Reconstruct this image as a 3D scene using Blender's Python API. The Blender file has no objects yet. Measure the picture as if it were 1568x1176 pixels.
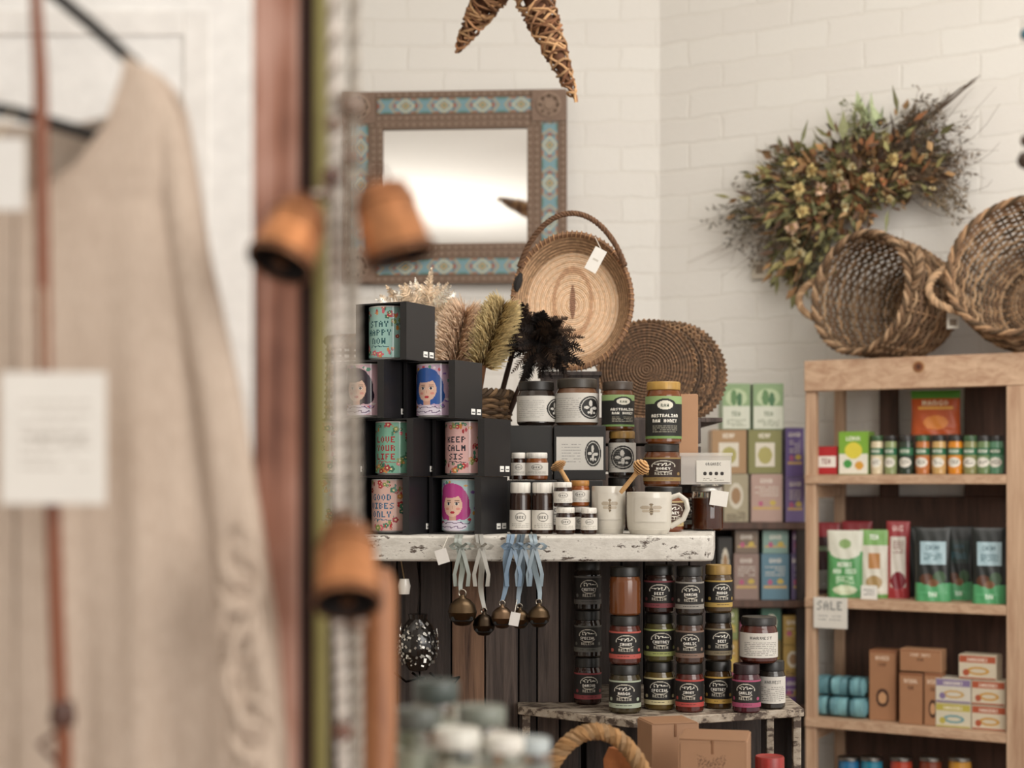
import bpy, math, random
import numpy as np
from mathutils import Vector, Matrix, Euler
R = random.Random(11)
rad = math.radians
EYE = 1.35; F = 2352.0; CX = 784.0; HZ = 735.0

def P(px, py, y):
    """measured bearing/elevation + real distance -> world metres"""
    return Vector(((px-CX)*y/F, y, EYE-(py-HZ)*y/F))
def XX(px, y): return (px-CX)*y/F
def ZZ(py, y): return EYE-(py-HZ)*y/F

_cc = {}
def col(c):
    if c in _cc: return _cc[c]
    if isinstance(c, str):
        h = c.lstrip('#'); t = tuple(int(h[i:i+2], 16)/255 for i in (0, 2, 4))
    else: t = tuple(x/255 for x in c)
    o = tuple((x/12.92 if x <= .04045 else ((x+.055)/1.055)**2.4) for x in t)
    _cc[c] = o
    return o
def jit(c, a=.15):
    if isinstance(c, str):
        h = c.lstrip('#'); c = tuple(int(h[i:i+2], 16) for i in (0, 2, 4))
    k = 1+R.uniform(-a, a)
    return tuple(max(0, min(255, int(x*k))) for x in c)

# ---------------------------------------------------------------- materials
def new_mat(name):
    m = bpy.data.materials.new(name); m.use_nodes = True
    nt = m.node_tree; b = nt.nodes['Principled BSDF']
    return m, nt, b
def N(nt, t, **kw):
    n = nt.nodes.new(t)
    for k, v in kw.items():
        if k in n.inputs: n.inputs[k].default_value = v
        else: setattr(n, k, v)
    return n
def attr_mat(name, rough, metal=0, noise=.12, nscale=60, bump=0, spec=.5, trans=0, alpha=1):
    m, nt, b = new_mat(name)
    a = N(nt, 'ShaderNodeAttribute'); a.attribute_name = 'Col'
    tc = N(nt, 'ShaderNodeTexCoord')
    nz = N(nt, 'ShaderNodeTexNoise', Scale=nscale, Detail=3.0)
    nt.links.new(tc.outputs['Object'], nz.inputs['Vector'])
    mr = N(nt, 'ShaderNodeMapRange'); mr.inputs['To Min'].default_value = 1-noise; mr.inputs['To Max'].default_value = 1+noise
    nt.links.new(nz.outputs['Fac'], mr.inputs['Value'])
    mx = N(nt, 'ShaderNodeVectorMath', operation='SCALE')
    nt.links.new(a.outputs['Color'], mx.inputs[0]); nt.links.new(mr.outputs['Result'], mx.inputs['Scale'])
    nt.links.new(mx.outputs[0], b.inputs['Base Color'])
    b.inputs['Roughness'].default_value = rough; b.inputs['Metallic'].default_value = metal
    b.inputs['Specular IOR Level'].default_value = spec
    b.inputs['Transmission Weight'].default_value = trans
    b.inputs['Alpha'].default_value = alpha
    if bump:
        bp = N(nt, 'ShaderNodeBump', Strength=bump, Distance=.002)
        nt.links.new(nz.outputs['Fac'], bp.inputs['Height']); nt.links.new(bp.outputs[0], b.inputs['Normal'])
    return m
def wood_mat(name, c1, c2, scl, rough=.6, bump=.3):
    m, nt, b = new_mat(name)
    tc = N(nt, 'ShaderNodeTexCoord'); mp = N(nt, 'ShaderNodeMapping')
    mp.inputs['Scale'].default_value = scl
    nz = N(nt, 'ShaderNodeTexNoise', Scale=1.0, Detail=6.0, Roughness=.65, Distortion=.6)
    cr = N(nt, 'ShaderNodeValToRGB')
    cr.color_ramp.elements[0].position = .3; cr.color_ramp.elements[1].position = .68
    cr.color_ramp.elements[0].color = (*col(c1), 1); cr.color_ramp.elements[1].color = (*col(c2), 1)
    nt.links.new(tc.outputs['Object'], mp.inputs[0]); nt.links.new(mp.outputs[0], nz.inputs['Vector'])
    nt.links.new(nz.outputs['Fac'], cr.inputs[0]); nt.links.new(cr.outputs[0], b.inputs['Base Color'])
    bp = N(nt, 'ShaderNodeBump', Strength=bump, Distance=.003)
    nt.links.new(nz.outputs['Fac'], bp.inputs['Height']); nt.links.new(bp.outputs[0], b.inputs['Normal'])
    b.inputs['Roughness'].default_value = rough
    return m
MATTE = attr_mat('painted_matte', .75)
PAPER = attr_mat('printed_paper', .6, noise=.05)
GLOSS = attr_mat('glossy_glazed', .14, noise=.08, spec=.6)
SATIN = attr_mat('satin_plastic', .38, noise=.06)
METAL = attr_mat('worn_metal', .35, metal=1, noise=.3, nscale=40)
COPPER = attr_mat('rusty_copper', .48, metal=.55, noise=.9, nscale=55, bump=.5)
FIBRE = attr_mat('dry_fibre', .85, noise=.25, nscale=120, bump=.5)
FEATH = attr_mat('feather', .9, noise=.15, nscale=90, spec=.2)
GLASS = attr_mat('clear_glass', .04, noise=0, trans=1)
CLEARP = attr_mat('clear_plastic', .08, noise=0, alpha=.35)
PINE_H = wood_mat('pine_along', '#ab866a', '#d3b496', (3, 40, 45))
PINE_V = wood_mat('pine_upright', '#ab866a', '#d3b496', (45, 40, 3))
BACKW = wood_mat('brown_back_board', '#3c2b22', '#64493c', (40, 40, 4))
DARKW = wood_mat('weathered_dark_wood', '#17120f', '#463b36', (60, 40, 4), .75, .8)
MIDW = wood_mat('weathered_mid_wood', '#2c2320', '#665850', (60, 40, 4), .75, .8)
BROWNW = wood_mat('weathered_brown_wood', '#3c281f', '#86664f', (60, 40, 4), .75, .8)
ORANGEW = wood_mat('orange_stand_wood', '#7d4a2a', '#b77d52', (40, 40, 5), .5, .3)
FLOORW = wood_mat('floor_boards', '#4a3526', '#8a6748', (20, 2, 10), .5, .3)
def postwood():
    m, nt, b = new_mat('stained_post_wood')
    tc = N(nt, 'ShaderNodeTexCoord'); mp = N(nt, 'ShaderNodeMapping'); mp.inputs['Scale'].default_value = (60, 40, 1.5)
    n1 = N(nt, 'ShaderNodeTexNoise', Scale=1.0, Detail=5.0, Roughness=.7, Distortion=.8)
    n2 = N(nt, 'ShaderNodeTexNoise', Scale=9.0, Detail=3.0)
    nt.links.new(tc.outputs['Object'], mp.inputs[0]); nt.links.new(mp.outputs[0], n1.inputs['Vector']); nt.links.new(tc.outputs['Object'], n2.inputs['Vector'])
    ad = N(nt, 'ShaderNodeMath', operation='MULTIPLY_ADD'); ad.inputs[1].default_value = .75
    nt.links.new(n2.outputs['Fac'], ad.inputs[0]); nt.links.new(n1.outputs['Fac'], ad.inputs[2])
    cr = N(nt, 'ShaderNodeValToRGB'); e = cr.color_ramp.elements
    e[0].position = .64; e[0].color = (*col('#5e3626'), 1); e[1].position = .98; e[1].color = (*col('#bd9484'), 1)
    x = e.new(.80); x.color = (*col('#9a6853'), 1)
    nt.links.new(ad.outputs[0], cr.inputs[0]); nt.links.new(cr.outputs[0], b.inputs['Base Color'])
    b.inputs['Roughness'].default_value = .6
    return m
REDW = postwood()

def chippy(name, dark, light, light2, th, sc):
    m, nt, b = new_mat(name)
    tc = N(nt, 'ShaderNodeTexCoord'); mp = N(nt, 'ShaderNodeMapping'); mp.inputs['Scale'].default_value = (1, 2, 2)
    nz = N(nt, 'ShaderNodeTexNoise', Scale=sc, Detail=8.0, Roughness=.7)
    cr = N(nt, 'ShaderNodeValToRGB')
    e = cr.color_ramp.elements
    e[0].position = th; e[0].color = (*col(dark), 1); e[1].position = th+.06; e[1].color = (*col(light), 1)
    x = e.new(.75); x.color = (*col(light2), 1)
    nt.links.new(tc.outputs['Object'], mp.inputs[0]); nt.links.new(mp.outputs[0], nz.inputs['Vector'])
    nt.links.new(nz.outputs['Fac'], cr.inputs[0]); nt.links.new(cr.outputs[0], b.inputs['Base Color'])
    bp = N(nt, 'ShaderNodeBump', Strength=.5, Distance=.003)
    nt.links.new(nz.outputs['Fac'], bp.inputs['Height']); nt.links.new(bp.outputs[0], b.inputs['Normal'])
    b.inputs['Roughness'].default_value = .65
    return m
CHIP = chippy('chipped_white_paint', '#4b3d33', '#d3cfc6', '#b3aea4', .38, 34.0)
CHIP2 = chippy('worn_grey_paint', '#4e4036', '#9c8f7e', '#bdb3a4', .44, 26.0)
def brickwall():
    m, nt, b = new_mat('white_painted_brick')
    tc = N(nt, 'ShaderNodeTexCoord'); sp = N(nt, 'ShaderNodeSeparateXYZ'); cb = N(nt, 'ShaderNodeCombineXYZ')
    nt.links.new(tc.outputs['Object'], sp.inputs[0])
    nt.links.new(sp.outputs['X'], cb.inputs['X']); nt.links.new(sp.outputs['Z'], cb.inputs['Y'])
    nz0 = N(nt, 'ShaderNodeTexNoise', Scale=11.0, Detail=4.0, Roughness=.6)
    nt.links.new(tc.outputs['Object'], nz0.inputs['Vector'])
    va = N(nt, 'ShaderNodeVectorMath', operation='SCALE'); va.inputs['Scale'].default_value = .030
    nt.links.new(nz0.outputs['Color'], va.inputs[0])
    ad = N(nt, 'ShaderNodeVectorMath', operation='ADD')
    nt.links.new(cb.outputs[0], ad.inputs[0]); nt.links.new(va.outputs[0], ad.inputs[1])
    br = N(nt, 'ShaderNodeTexBrick', Scale=1.0)
    br.inputs['Brick Width'].default_value = .24; br.inputs['Row Height'].default_value = .086
    br.inputs['Mortar Size'].default_value = .009; br.inputs['Mortar Smooth'].default_value = 1.0
    br.inputs['Color1'].default_value = (*col('#e9e6df'), 1); br.inputs['Color2'].default_value = (*col('#e5e1da'), 1)
    br.inputs['Mortar'].default_value = (*col('#e3dfd7'), 1)
    nt.links.new(ad.outputs[0], br.inputs['Vector']); nt.links.new(br.outputs['Color'], b.inputs['Base Color'])
    nb = N(nt, 'ShaderNodeTexNoise', Scale=3.5, Detail=3.0)
    nt.links.new(tc.outputs['Object'], nb.inputs['Vector'])
    mr = N(nt, 'ShaderNodeMapRange'); mr.inputs['From Min'].default_value = .38; mr.inputs['From Max'].default_value = .62
    mr.inputs['To Min'].default_value = -.2; mr.inputs['To Max'].default_value = -1.3
    nt.links.new(nb.outputs['Fac'], mr.inputs['Value'])
    nz = N(nt, 'ShaderNodeTexNoise', Scale=26.0, Detail=6.0, Roughness=.6)
    nt.links.new(tc.outputs['Object'], nz.inputs['Vector'])
    mm = N(nt, 'ShaderNodeMath', operation='MULTIPLY_ADD')
    nt.links.new(br.outputs['Fac'], mm.inputs[0]); nt.links.new(mr.outputs[0], mm.inputs[1]); nt.links.new(nz.outputs['Fac'], mm.inputs[2])
    bp = N(nt, 'ShaderNodeBump', Strength=.28, Distance=.007)
    nt.links.new(mm.outputs[0], bp.inputs['Height']); nt.links.new(bp.outputs[0], b.inputs['Normal'])
    b.inputs['Roughness'].default_value = .6
    return m
BRICK = brickwall()
def linen():
    m, nt, b = new_mat('linen_knit')
    tc = N(nt, 'ShaderNodeTexCoord'); mp = N(nt, 'ShaderNodeMapping'); mp.inputs['Scale'].default_value = (500, 500, 120)
    nz = N(nt, 'ShaderNodeTexNoise', Scale=1.0, Detail=3.0)
    cr = N(nt, 'ShaderNodeValToRGB'); cr.color_ramp.elements[0].color = (*col('#a38e7c'), 1); cr.color_ramp.elements[1].color = (*col('#d6c5b4'), 1)
    nt.links.new(tc.outputs['Object'], mp.inputs[0]); nt.links.new(mp.outputs[0], nz.inputs['Vector'])
    nt.links.new(nz.outputs['Fac'], cr.inputs[0]); nt.links.new(cr.outputs[0], b.inputs['Base Color'])
    b.inputs['Roughness'].default_value = .9
    return m
LINEN = linen()
def mirror_m():
    m, nt, b = new_mat('mirror_glass')
    nz = N(nt, 'ShaderNodeTexNoise', Scale=3.0)
    mr = N(nt, 'ShaderNodeMapRange'); mr.inputs['To Min'].default_value = .01; mr.inputs['To Max'].default_value = .05
    nt.links.new(nz.outputs['Fac'], mr.inputs['Value']); nt.links.new(mr.outputs[0], b.inputs['Roughness'])
    b.inputs['Metallic'].default_value = 1; b.inputs['Base Color'].default_value = (.97, .97, .96, 1)
    return m
MIRROR = mirror_m()

# ---------------------------------------------------------------- mesh builder
class MB:
    def __init__(s, M=None):
        s.v = []; s.f = []; s.m = []; s.c = []; s.mats = []; s.M = M or Matrix.Identity(4)
    def add(s, vs, fs, mat, c, M=None):
        T = s.M @ M if M is not None else s.M
        o = len(s.v)
        s.v.extend([tuple(T @ Vector(v)) for v in vs])
        if mat not in s.mats: s.mats.append(mat)
        i = s.mats.index(mat)
        s.f.extend([tuple(k+o for k in f) for f in fs])
        s.m.extend([i]*len(fs))
        if isinstance(c, list): s.c.extend(c)
        else:
            s.c.extend([col(c)]*len(fs))
    def box(s, sx, sy, sz, ctr, mat, c='#ffffff', rz=0, rx=0, ry=0):
        x, y, z = sx/2, sy/2, sz/2
        vs = [(-x,-y,-z),(x,-y,-z),(x,y,-z),(-x,y,-z),(-x,-y,z),(x,-y,z),(x,y,z),(-x,y,z)]
        fs = [(0,3,2,1),(4,5,6,7),(0,1,5,4),(1,2,6,5),(2,3,7,6),(3,0,4,7)]
        s.add(vs, fs, mat, c, Matrix.Translation(ctr) @ Euler((rx, ry, rz)).to_matrix().to_4x4())
    def span(s, a, b, mat, c='#ffffff'):
        s.box(b[0]-a[0], b[1]-a[1], b[2]-a[2], ((a[0]+b[0])/2, (a[1]+b[1])/2, (a[2]+b[2])/2), mat, c)
    def lathe(s, prof, mat, c, seg=32, M=None, sx=1, sy=1, cf=None):
        vs = []; idx = []
        for (r, z) in prof:
            if r < 1e-6: idx.append([len(vs)]*seg); vs.append((0, 0, z))
            else:
                st = len(vs)
                for k in range(seg):
                    a = 2*math.pi*k/seg; vs.append((r*math.cos(a)*sx, r*math.sin(a)*sy, z))
                idx.append([st+k for k in range(seg)])
        fs = []; cs = []
        for j in range(len(prof)-1):
            cj = c[j] if isinstance(c, (list,)) else c
            for k in range(seg):
                k2 = (k+1) % seg
                a, b_, d, e = idx[j][k], idx[j][k2], idx[j+1][k2], idx[j+1][k]
                if a == b_ and d == e: continue
                if a == b_: f = (a, d, e)
                elif d == e: f = (a, b_, d)
                else: f = (a, b_, d, e)
                fs.append(f); cs.append(col(cf(j, k)) if cf else col(cj))
        s.add(vs, fs, mat, cs, M)
    def tube(s, pts, r, mat, c, seg=6, closed=False, M=None):
        pts = [Vector(p) for p in pts]; n = len(pts)
        rr = r if isinstance(r, (list, tuple)) else [r]*n
        vs = []; nrm = None
        for i, p in enumerate(pts):
            if closed: t = pts[(i+1) % n]-pts[i-1]
            else: t = pts[min(i+1, n-1)]-pts[max(i-1, 0)]
            if t.length < 1e-9: t = Vector((0, 0, 1))
            t.normalize()
            if nrm is None:
                nrm = t.orthogonal().normalized()
            else:
                nrm = nrm-t*nrm.dot(t)
                nrm = nrm.normalized() if nrm.length > 1e-6 else t.orthogonal().normalized()
            bn = t.cross(nrm)
            for k in range(seg):
                a = 2*math.pi*k/seg
                vs.append(p+(nrm*math.cos(a)+bn*math.sin(a))*rr[i])
        fs = []
        for i in range(n if closed else n-1):
            j = (i+1) % n
            for k in range(seg):
                k2 = (k+1) % seg
                fs.append((i*seg+k, i*seg+k2, j*seg+k2, j*seg+k))
        if not closed:
            fs.append(tuple(range(seg))[::-1]); fs.append(tuple((n-1)*seg+k for k in range(seg)))
        s.add(vs, fs, mat, c, M)
    def flat(s, cv, org, ux, uz, mat=None, M=None):
        H, W, _ = cv.a.shape; org = Vector(org); ux = Vector(ux); uz = Vector(uz)
        vs = [org+ux*(i/W)+uz*(1-j/H) for j in range(H+1) for i in range(W+1)]
        fs = []; cs = []
        for j in range(H):
            for i in range(W):
                a = j*(W+1)+i
                fs.append((a+W+1, a+W+2, a+1, a)); cs.append(tuple(cv.a[j, i]))
        s.add(vs, fs, mat or PAPER, cs, M)
    def cyl(s, cv, ctr, r, z0, z1, a0=-1.7, a1=1.7, mat=None, M=None, r1=None):
        H, W, _ = cv.a.shape; vs = []
        r1 = r if r1 is None else r1
        for j in range(H+1):
            q = r+(r1-r)*(1-j/H)
            for i in range(W+1):
                a = a0+(a1-a0)*i/W
                vs.append((ctr[0]+q*math.sin(a), ctr[1]-q*math.cos(a), z1+(z0-z1)*j/H))
        fs = []; cs = []
        for j in range(H):
            for i in range(W):
                a = j*(W+1)+i
                fs.append((a+W+1, a+W+2, a+1, a)); cs.append(tuple(cv.a[j, i]))
        s.add(vs, fs, mat or PAPER, cs, M)
    def grid(s, pts, mat, c, M=None):
        h = len(pts); w = len(pts[0])
        vs = [p for row in pts for p in row]; fs = []
        for j in range(h-1):
            for i in range(w-1):
                a = j*w+i; fs.append((a, a+w, a+w+1, a+1))
        s.add(vs, fs, mat, c, M)
    def build(s, name, bevel=0, solid=0, parent=None, ang=38):
        me = bpy.data.meshes.new(name)
        me.from_pydata(s.v, [], s.f)
        for m in s.mats: me.materials.append(m)
        me.polygons.foreach_set('material_index', s.m)
        me.polygons.foreach_set('use_smooth', [True]*len(s.f))
        ca = me.color_attributes.new(name='Col', type='FLOAT_COLOR', domain='CORNER')
        cnt = np.array([len(f) for f in s.f])
        c = np.ones((len(s.f), 4), dtype=np.float32); c[:, :3] = np.array(s.c, dtype=np.float32)
        ca.data.foreach_set('color', np.repeat(c, cnt, axis=0).ravel())
        me.update()
        me.set_sharp_from_angle(angle=rad(ang))
        ob = bpy.data.objects.new(name, me); bpy.context.collection.objects.link(ob)
        if solid:
            md = ob.modifiers.new('thickness', 'SOLIDIFY'); md.thickness = solid
        if bevel:
            md = ob.modifiers.new('bevel', 'BEVEL'); md.width = bevel; md.segments = 2; md.limit_method = 'ANGLE'
        if parent: ob.parent = parent
        return ob

FONT = dict(A='010101111101101', B='110101110101110', C='011100100100011', D='110101101101110', E='111100110100111',
 F='111100110100100', G='011100101101011', H='101101111101101', I='111010010010111', K='101101110101101', L='100100100100111',
 M='101111111101101', N='110101101101101', O='010101101101010', P='110101110100100', R='110101110101101', S='011100010001110',
 T='111010010010010', U='101101101101111', V='101101101101010', W='101101111111101', Y='101101010010010', J='001001001101010',
 X='101101010101101', Z='111001010100111')
FONT[' '] = '0'*15
class CV:
    def __init__(s, W, H, bg): s.W = W; s.H = H; s.a = np.zeros((H, W, 3)); s.a[:] = col(bg)
    def rect(s, x0, y0, x1, y1, c): s.a[max(0, int(y0)):int(y1), max(0, int(x0)):int(x1)] = col(c)
    def ell(s, cx, cy, rx, ry, c):
        yy, xx = np.mgrid[0:s.H, 0:s.W]
        s.a[((xx+.5-cx)/rx)**2+((yy+.5-cy)/ry)**2 <= 1] = col(c)
    def text(s, t, y, c, x=None, k=1):
        w = (len(t)*4-1)*k
        x = int((s.W-w)/2) if x is None else x
        for ch in t:
            g = FONT.get(ch, FONT['O'])
            for q in range(15):
                if g[q] == '1':
                    s.rect(x+(q % 3)*k, y+(q//3)*k, x+(q % 3)*k+k, y+(q//3)*k+k, c)
            x += 4*k
    def script(s, x0, x1, y, amp, c, th=1, ph=0.0):
        n = int((x1-x0)*6)
        for k in range(n):
            t = k/n; x = x0+(x1-x0)*t+1.6*math.sin(t*26+ph); yy = y+amp*math.sin(t*21+ph)*(.6+.4*math.sin(t*5+ph))
            s.rect(x, yy, x+th, yy+th, c)
    def lines(s, x0, x1, y0, y1, c, step=2, fill=.85):
        for y in range(int(y0), int(y1), step):
            x = x0
            while x < x1:
                w = R.randint(2, 6)
                if R.random() < fill: s.rect(x, y, min(x+w, x1), y+1, c)
                x += w+1

# ---------------------------------------------------------------- room shell
def wall(name, x0, x1, z1, loc, rz, mat):
    mb = MB(); mb.span((x0, 0, 0), (x1, .12, z1), mat, '#e6e3dc')
    o = mb.build(name); o.location = loc; o.rotation_euler[2] = rz
    return o
TH = rad(30)
L = Vector((.878, 4.6, 0)); cT, sT = math.cos(TH), math.sin(TH)
MS = Matrix.Translation(L) @ Matrix.Rotation(-TH, 4, 'Z')
WV = .34
corner = (.501, 5.21)
wall('wall_back', -3.1, .10, 3.3, (corner[0], corner[1], 0), 0, BRICK)
wall('wall_right', -.05, 4.6, 3.3, (corner[0], corner[1], 0), -TH, BRICK)
wall('wall_left', -3.2, 3.2, 3.3, (-2.6, 2.1, 0), rad(90), BRICK)
mb = MB(); mb.span((-2.7, -1.5, -.06), (4.6, 5.4, 0), FLOORW); mb.build('floor')
mb = MB(); mb.span((-2.7, -1.5, 3.3), (4.6, 5.4, 3.38), MATTE, '#f4f1ea'); mb.build('ceiling')
mb = MB(); mb.span((-2.6, -1.0, 3.22), (4.4, -.9, 3.3), MATTE, '#a39a8e'); mb.build('trim_1', bevel=.005)

# ---------------------------------------------------------------- mirror
def mirror():
    mb = MB(); Y = 5.20; yb = 5.21
    def bx(x0, y0, x1, y1, th, mat, c):
        a = P(x0, y1, Y); b = P(x1, y0, Y)
        mb.span((a.x, yb-th, a.z), (b.x, yb, b.z), mat, c)
    o = (525, 143, 868, 436); i_ = (587, 200, 808, 376)
    BR = '#7d6859'
    bx(o[0], o[1], o[2], o[1]+57, .025, FIBRE, BR); bx(o[0], o[3]-60, o[2], o[3], .025, FIBRE, BR)
    bx(o[0], o[1]+57, i_[0], o[3]-60, .025, FIBRE, BR); bx(i_[2], o[1]+57, o[2], o[3]-60, .025, FIBRE, BR)
    bx(i_[0]-3, i_[1]-3, i_[2]+3, i_[3]+3, .012, MIRROR, '#ffffff')
    def band(n):
        cv = CV(n, 18, '#7497a0')
        for x in range(n):
            ph = x % 26
            tri = abs(ph-13)
            for y in range(18):
                d = abs((y-8.5))
                if x % 52 < 26:
                    if abs(tri-d-4) < 1.3: cv.a[y, x] = col('#b9975c')
                    elif d+(13-tri) < 5: cv.a[y, x] = col('#9c5f4c')
                    elif d > 5.5 and tri < 6: cv.a[y, x] = col('#5a8680')
                else:
                    if abs(tri*.65+d-7.5) < 1.0: cv.a[y, x] = col('#c9bf9e')
                    elif abs(tri*.65+d-3) < 1.2: cv.a[y, x] = col('#b9975c')
                    elif tri*.65+d < 2.4: cv.a[y, x] = col('#5f8c84')
                    elif d > 5.5 and tri > 6: cv.a[y, x] = col('#a0745c')
            if x % 52 == 0: cv.a[:, x] = col('#5a4636')
        cv.rect(0, 0, n, 1, '#5a4636'); cv.rect(0, 17, n, 18, '#5a4636')
        return cv
    Yf = yb-.0265
    def fl(x0, y0, x1, y1, cv, vert=False):
        a = P(x0, y1, Y); b = P(x1, y0, Y)
        if vert: mb.flat(cv, (a.x, Yf, a.z), (0, 0, b.z-a.z), (b.x-a.x, 0, 0), SATIN)
        else: mb.flat(cv, (a.x, Yf, a.z), (b.x-a.x, 0, 0), (0, 0, b.z-a.z), SATIN)
    fl(578, 153, 815, 178, band(210)); fl(578, 398, 815, 424, band(210))
    fl(829, 192, 855, 388, band(176), True); fl(540, 192, 566, 388, band(176), True)
    def beads(x0, y0, x1, y1, n, r):
        for k in range(n):
            t = (k+.5)/n; p = P(x0+(x1-x0)*t, y0+(y1-y0)*t, Y)
            q = r*Y/F
            mb.lathe([(0, q*.8), (q*.8, q*.4), (q, 0)], FIBRE, '#9f8c7b' if k % 2 else '#86705f', 6,
                     Matrix.Translation((p.x, yb-.025, p.z)) @ Matrix.Rotation(rad(90), 4, 'X'))
    for yy in (148, 184, 194, 382, 392, 430):
        beads(530, yy, 864, yy, 62, 2.6)
    for xx in (812, 822, 862, 583, 573, 532):
        beads(xx, 195, xx, 385, 36, 2.6)
    for (cx, cy) in ((841, 168), (550, 168), (841, 410), (550, 410)):
        a = P(cx-26, cy+24, Y); b = P(cx+26, cy-24, Y)
        mb.span((a.x, yb-.034, a.z), (b.x, yb-.02, b.z), FIBRE, '#867061')
        p = P(cx, cy, Y)
        T = Matrix.Translation((p.x, yb-.034, p.z)) @ Matrix.Rotation(rad(90), 4, 'X')
        mb.lathe([(.042, 0), (.042, .006), (.034, .009), (.028, .002), (.018, .002), (.016, .008), (0, .012)], FIBRE, '#96806f', 24, T)
        for k in range(8):
            a_ = k*math.pi/4
            mb.lathe([(.007, 0), (.005, .007), (0, .009)], FIBRE, '#5c493b', 8, T @ Matrix.Translation((.031*math.cos(a_), .031*math.sin(a_), .002)))
    # the mirror is turned slightly to keep the star out of its reflection
    c = P(700, 290, yb)
    T = Matrix.Translation(Vector((c.x, yb-.026, c.z))) @ Matrix.Rotation(rad(-3.6), 4, 'Z') @ Matrix.Rotation(rad(-1.0), 4, 'X') @ Matrix.Translation(-Vector((c.x, yb, c.z)))
    mb.v = [tuple(T @ Vector(v)) for v in mb.v]
    mb.build('wall_mirror')
mirror()

# ---------------------------------------------------------------- wicker helpers
def interp_prof(prof, t):
    n = len(prof)-1; x = min(t*n, n-1e-6); i = int(x); f = x-i
    return (prof[i][0]*(1-f)+prof[i+1][0]*f, prof[i][1]*(1-f)+prof[i+1][1]*f)
def wicker(mb, prof, M, stakes=36, rings=24, cols=('#8a6a4c', '#a98a66', '#6f5138'), tr=.0032, amp=.0035, sy=1.0, base=True, seg=5):
    for i in range(rings):
        r, z = interp_prof(prof, (i+.5)/rings)
        pts = []
        for k in range(2*stakes):
            a = math.pi*k/stakes
            sg = 0 if k % 2 else (1 if (k//2+i) % 2 else -1)
            q = r+amp*sg
            pts.append((q*math.cos(a), q*math.sin(a)*sy, z+R.uniform(-.001, .001)))
        mb.tube(pts, tr, FIBRE, jit(R.choice(cols)), seg=seg, closed=True, M=M)
    for k in range(stakes):
        a = 2*math.pi*k/stakes
        pts = []
        for j in range(9):
            r, z = interp_prof(prof, j/8)
            pts.append((r*math.cos(a), r*math.sin(a)*sy, z))
        mb.tube(pts, tr*.9, FIBRE, jit(R.choice(cols)), seg=4, M=M)
    rt, zt = prof[-1]
    for ph in (0, math.pi*2/3, math.pi*4/3):
        pts = []
        n = 120
        for k in range(n):
            a = 2*math.pi*k/n; w = a*18+ph
            pts.append(((rt+.006*math.cos(w))*math.cos(a), (rt+.006*math.cos(w))*math.sin(a)*sy, zt+.006*math.sin(w)))
        mb.tube(pts, tr*1.3, FIBRE, jit(R.choice(cols)), seg=5, closed=True, M=M)
    if base:
        rb, zb = prof[0]
        nr = max(4, int(rb/(tr*2.6)))
        for i in range(nr):
            r = rb*(i+.6)/nr; pts = []
            for k in range(stakes*2):
                a = math.pi*k/stakes; sg = 0 if k % 2 else (1 if (k//2+i) % 2 else -1)
                pts.append((r*math.cos(a), r*math.sin(a)*sy, zb+.003+amp*.6*sg))
            mb.tube(pts, tr*1.1, FIBRE, jit(R.choice(cols)), seg=4, closed=True, M=M)
        for k in range(stakes):
            a = 2*math.pi*k/stakes; mb.tube([(rb*.15*math.cos(a), rb*.15*math.sin(a)*sy, zb+.003), (rb*math.cos(a), rb*math.sin(a)*sy, zb+.003)], tr*.8, FIBRE, jit(R.choice(cols)), seg=4, M=M)
def braid(mb, pts, r, cols, M=None, turns=8, n=70, tr=None):
    pts = [Vector(p) for p in pts]
    sm = []
    m = len(pts)
    for k in range(n):
        t = k/(n-1)*(m-1); i = min(int(t), m-2); f = t-i
        p0, p1, p2, p3 = pts[max(i-1, 0)], pts[i], pts[i+1], pts[min(i+2, m-1)]
        sm.append(.5*((2*p1)+(-p0+p2)*f+(2*p0-5*p1+4*p2-p3)*f*f+(-p0+3*p1-3*p2+p3)*f**3))
    for ph in (0, 2.09, 4.19):
        out = []
        for k, p in enumerate(sm):
            t = (sm[min(k+1, n-1)]-sm[max(k-1, 0)]).normalized()
            u = t.orthogonal().normalized() if k == 0 else (u-t*u.dot(t)).normalized()
            w = t.cross(u); a = ph+turns*2*math.pi*k/n
            out.append(p+(u*math.cos(a)+w*math.sin(a))*r*.6)
        mb.tube(out, tr or r*.62, FIBRE, jit(R.choice(cols)), seg=6, M=M)
    return sm

# ---------------------------------------------------------------- shelf frame
def ush(px, v=0.0):
    k = (px-CX)/F
    return (k*(L.y+v*cT)-L.x-v*sT)/(cT+k*sT)
def ysh(u, v=0.0): return L.y-u*sT+v*cT
def zsh(px, py, v=0.0): return EYE-(py-HZ)*ysh(ush(px, v), v)/F

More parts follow.
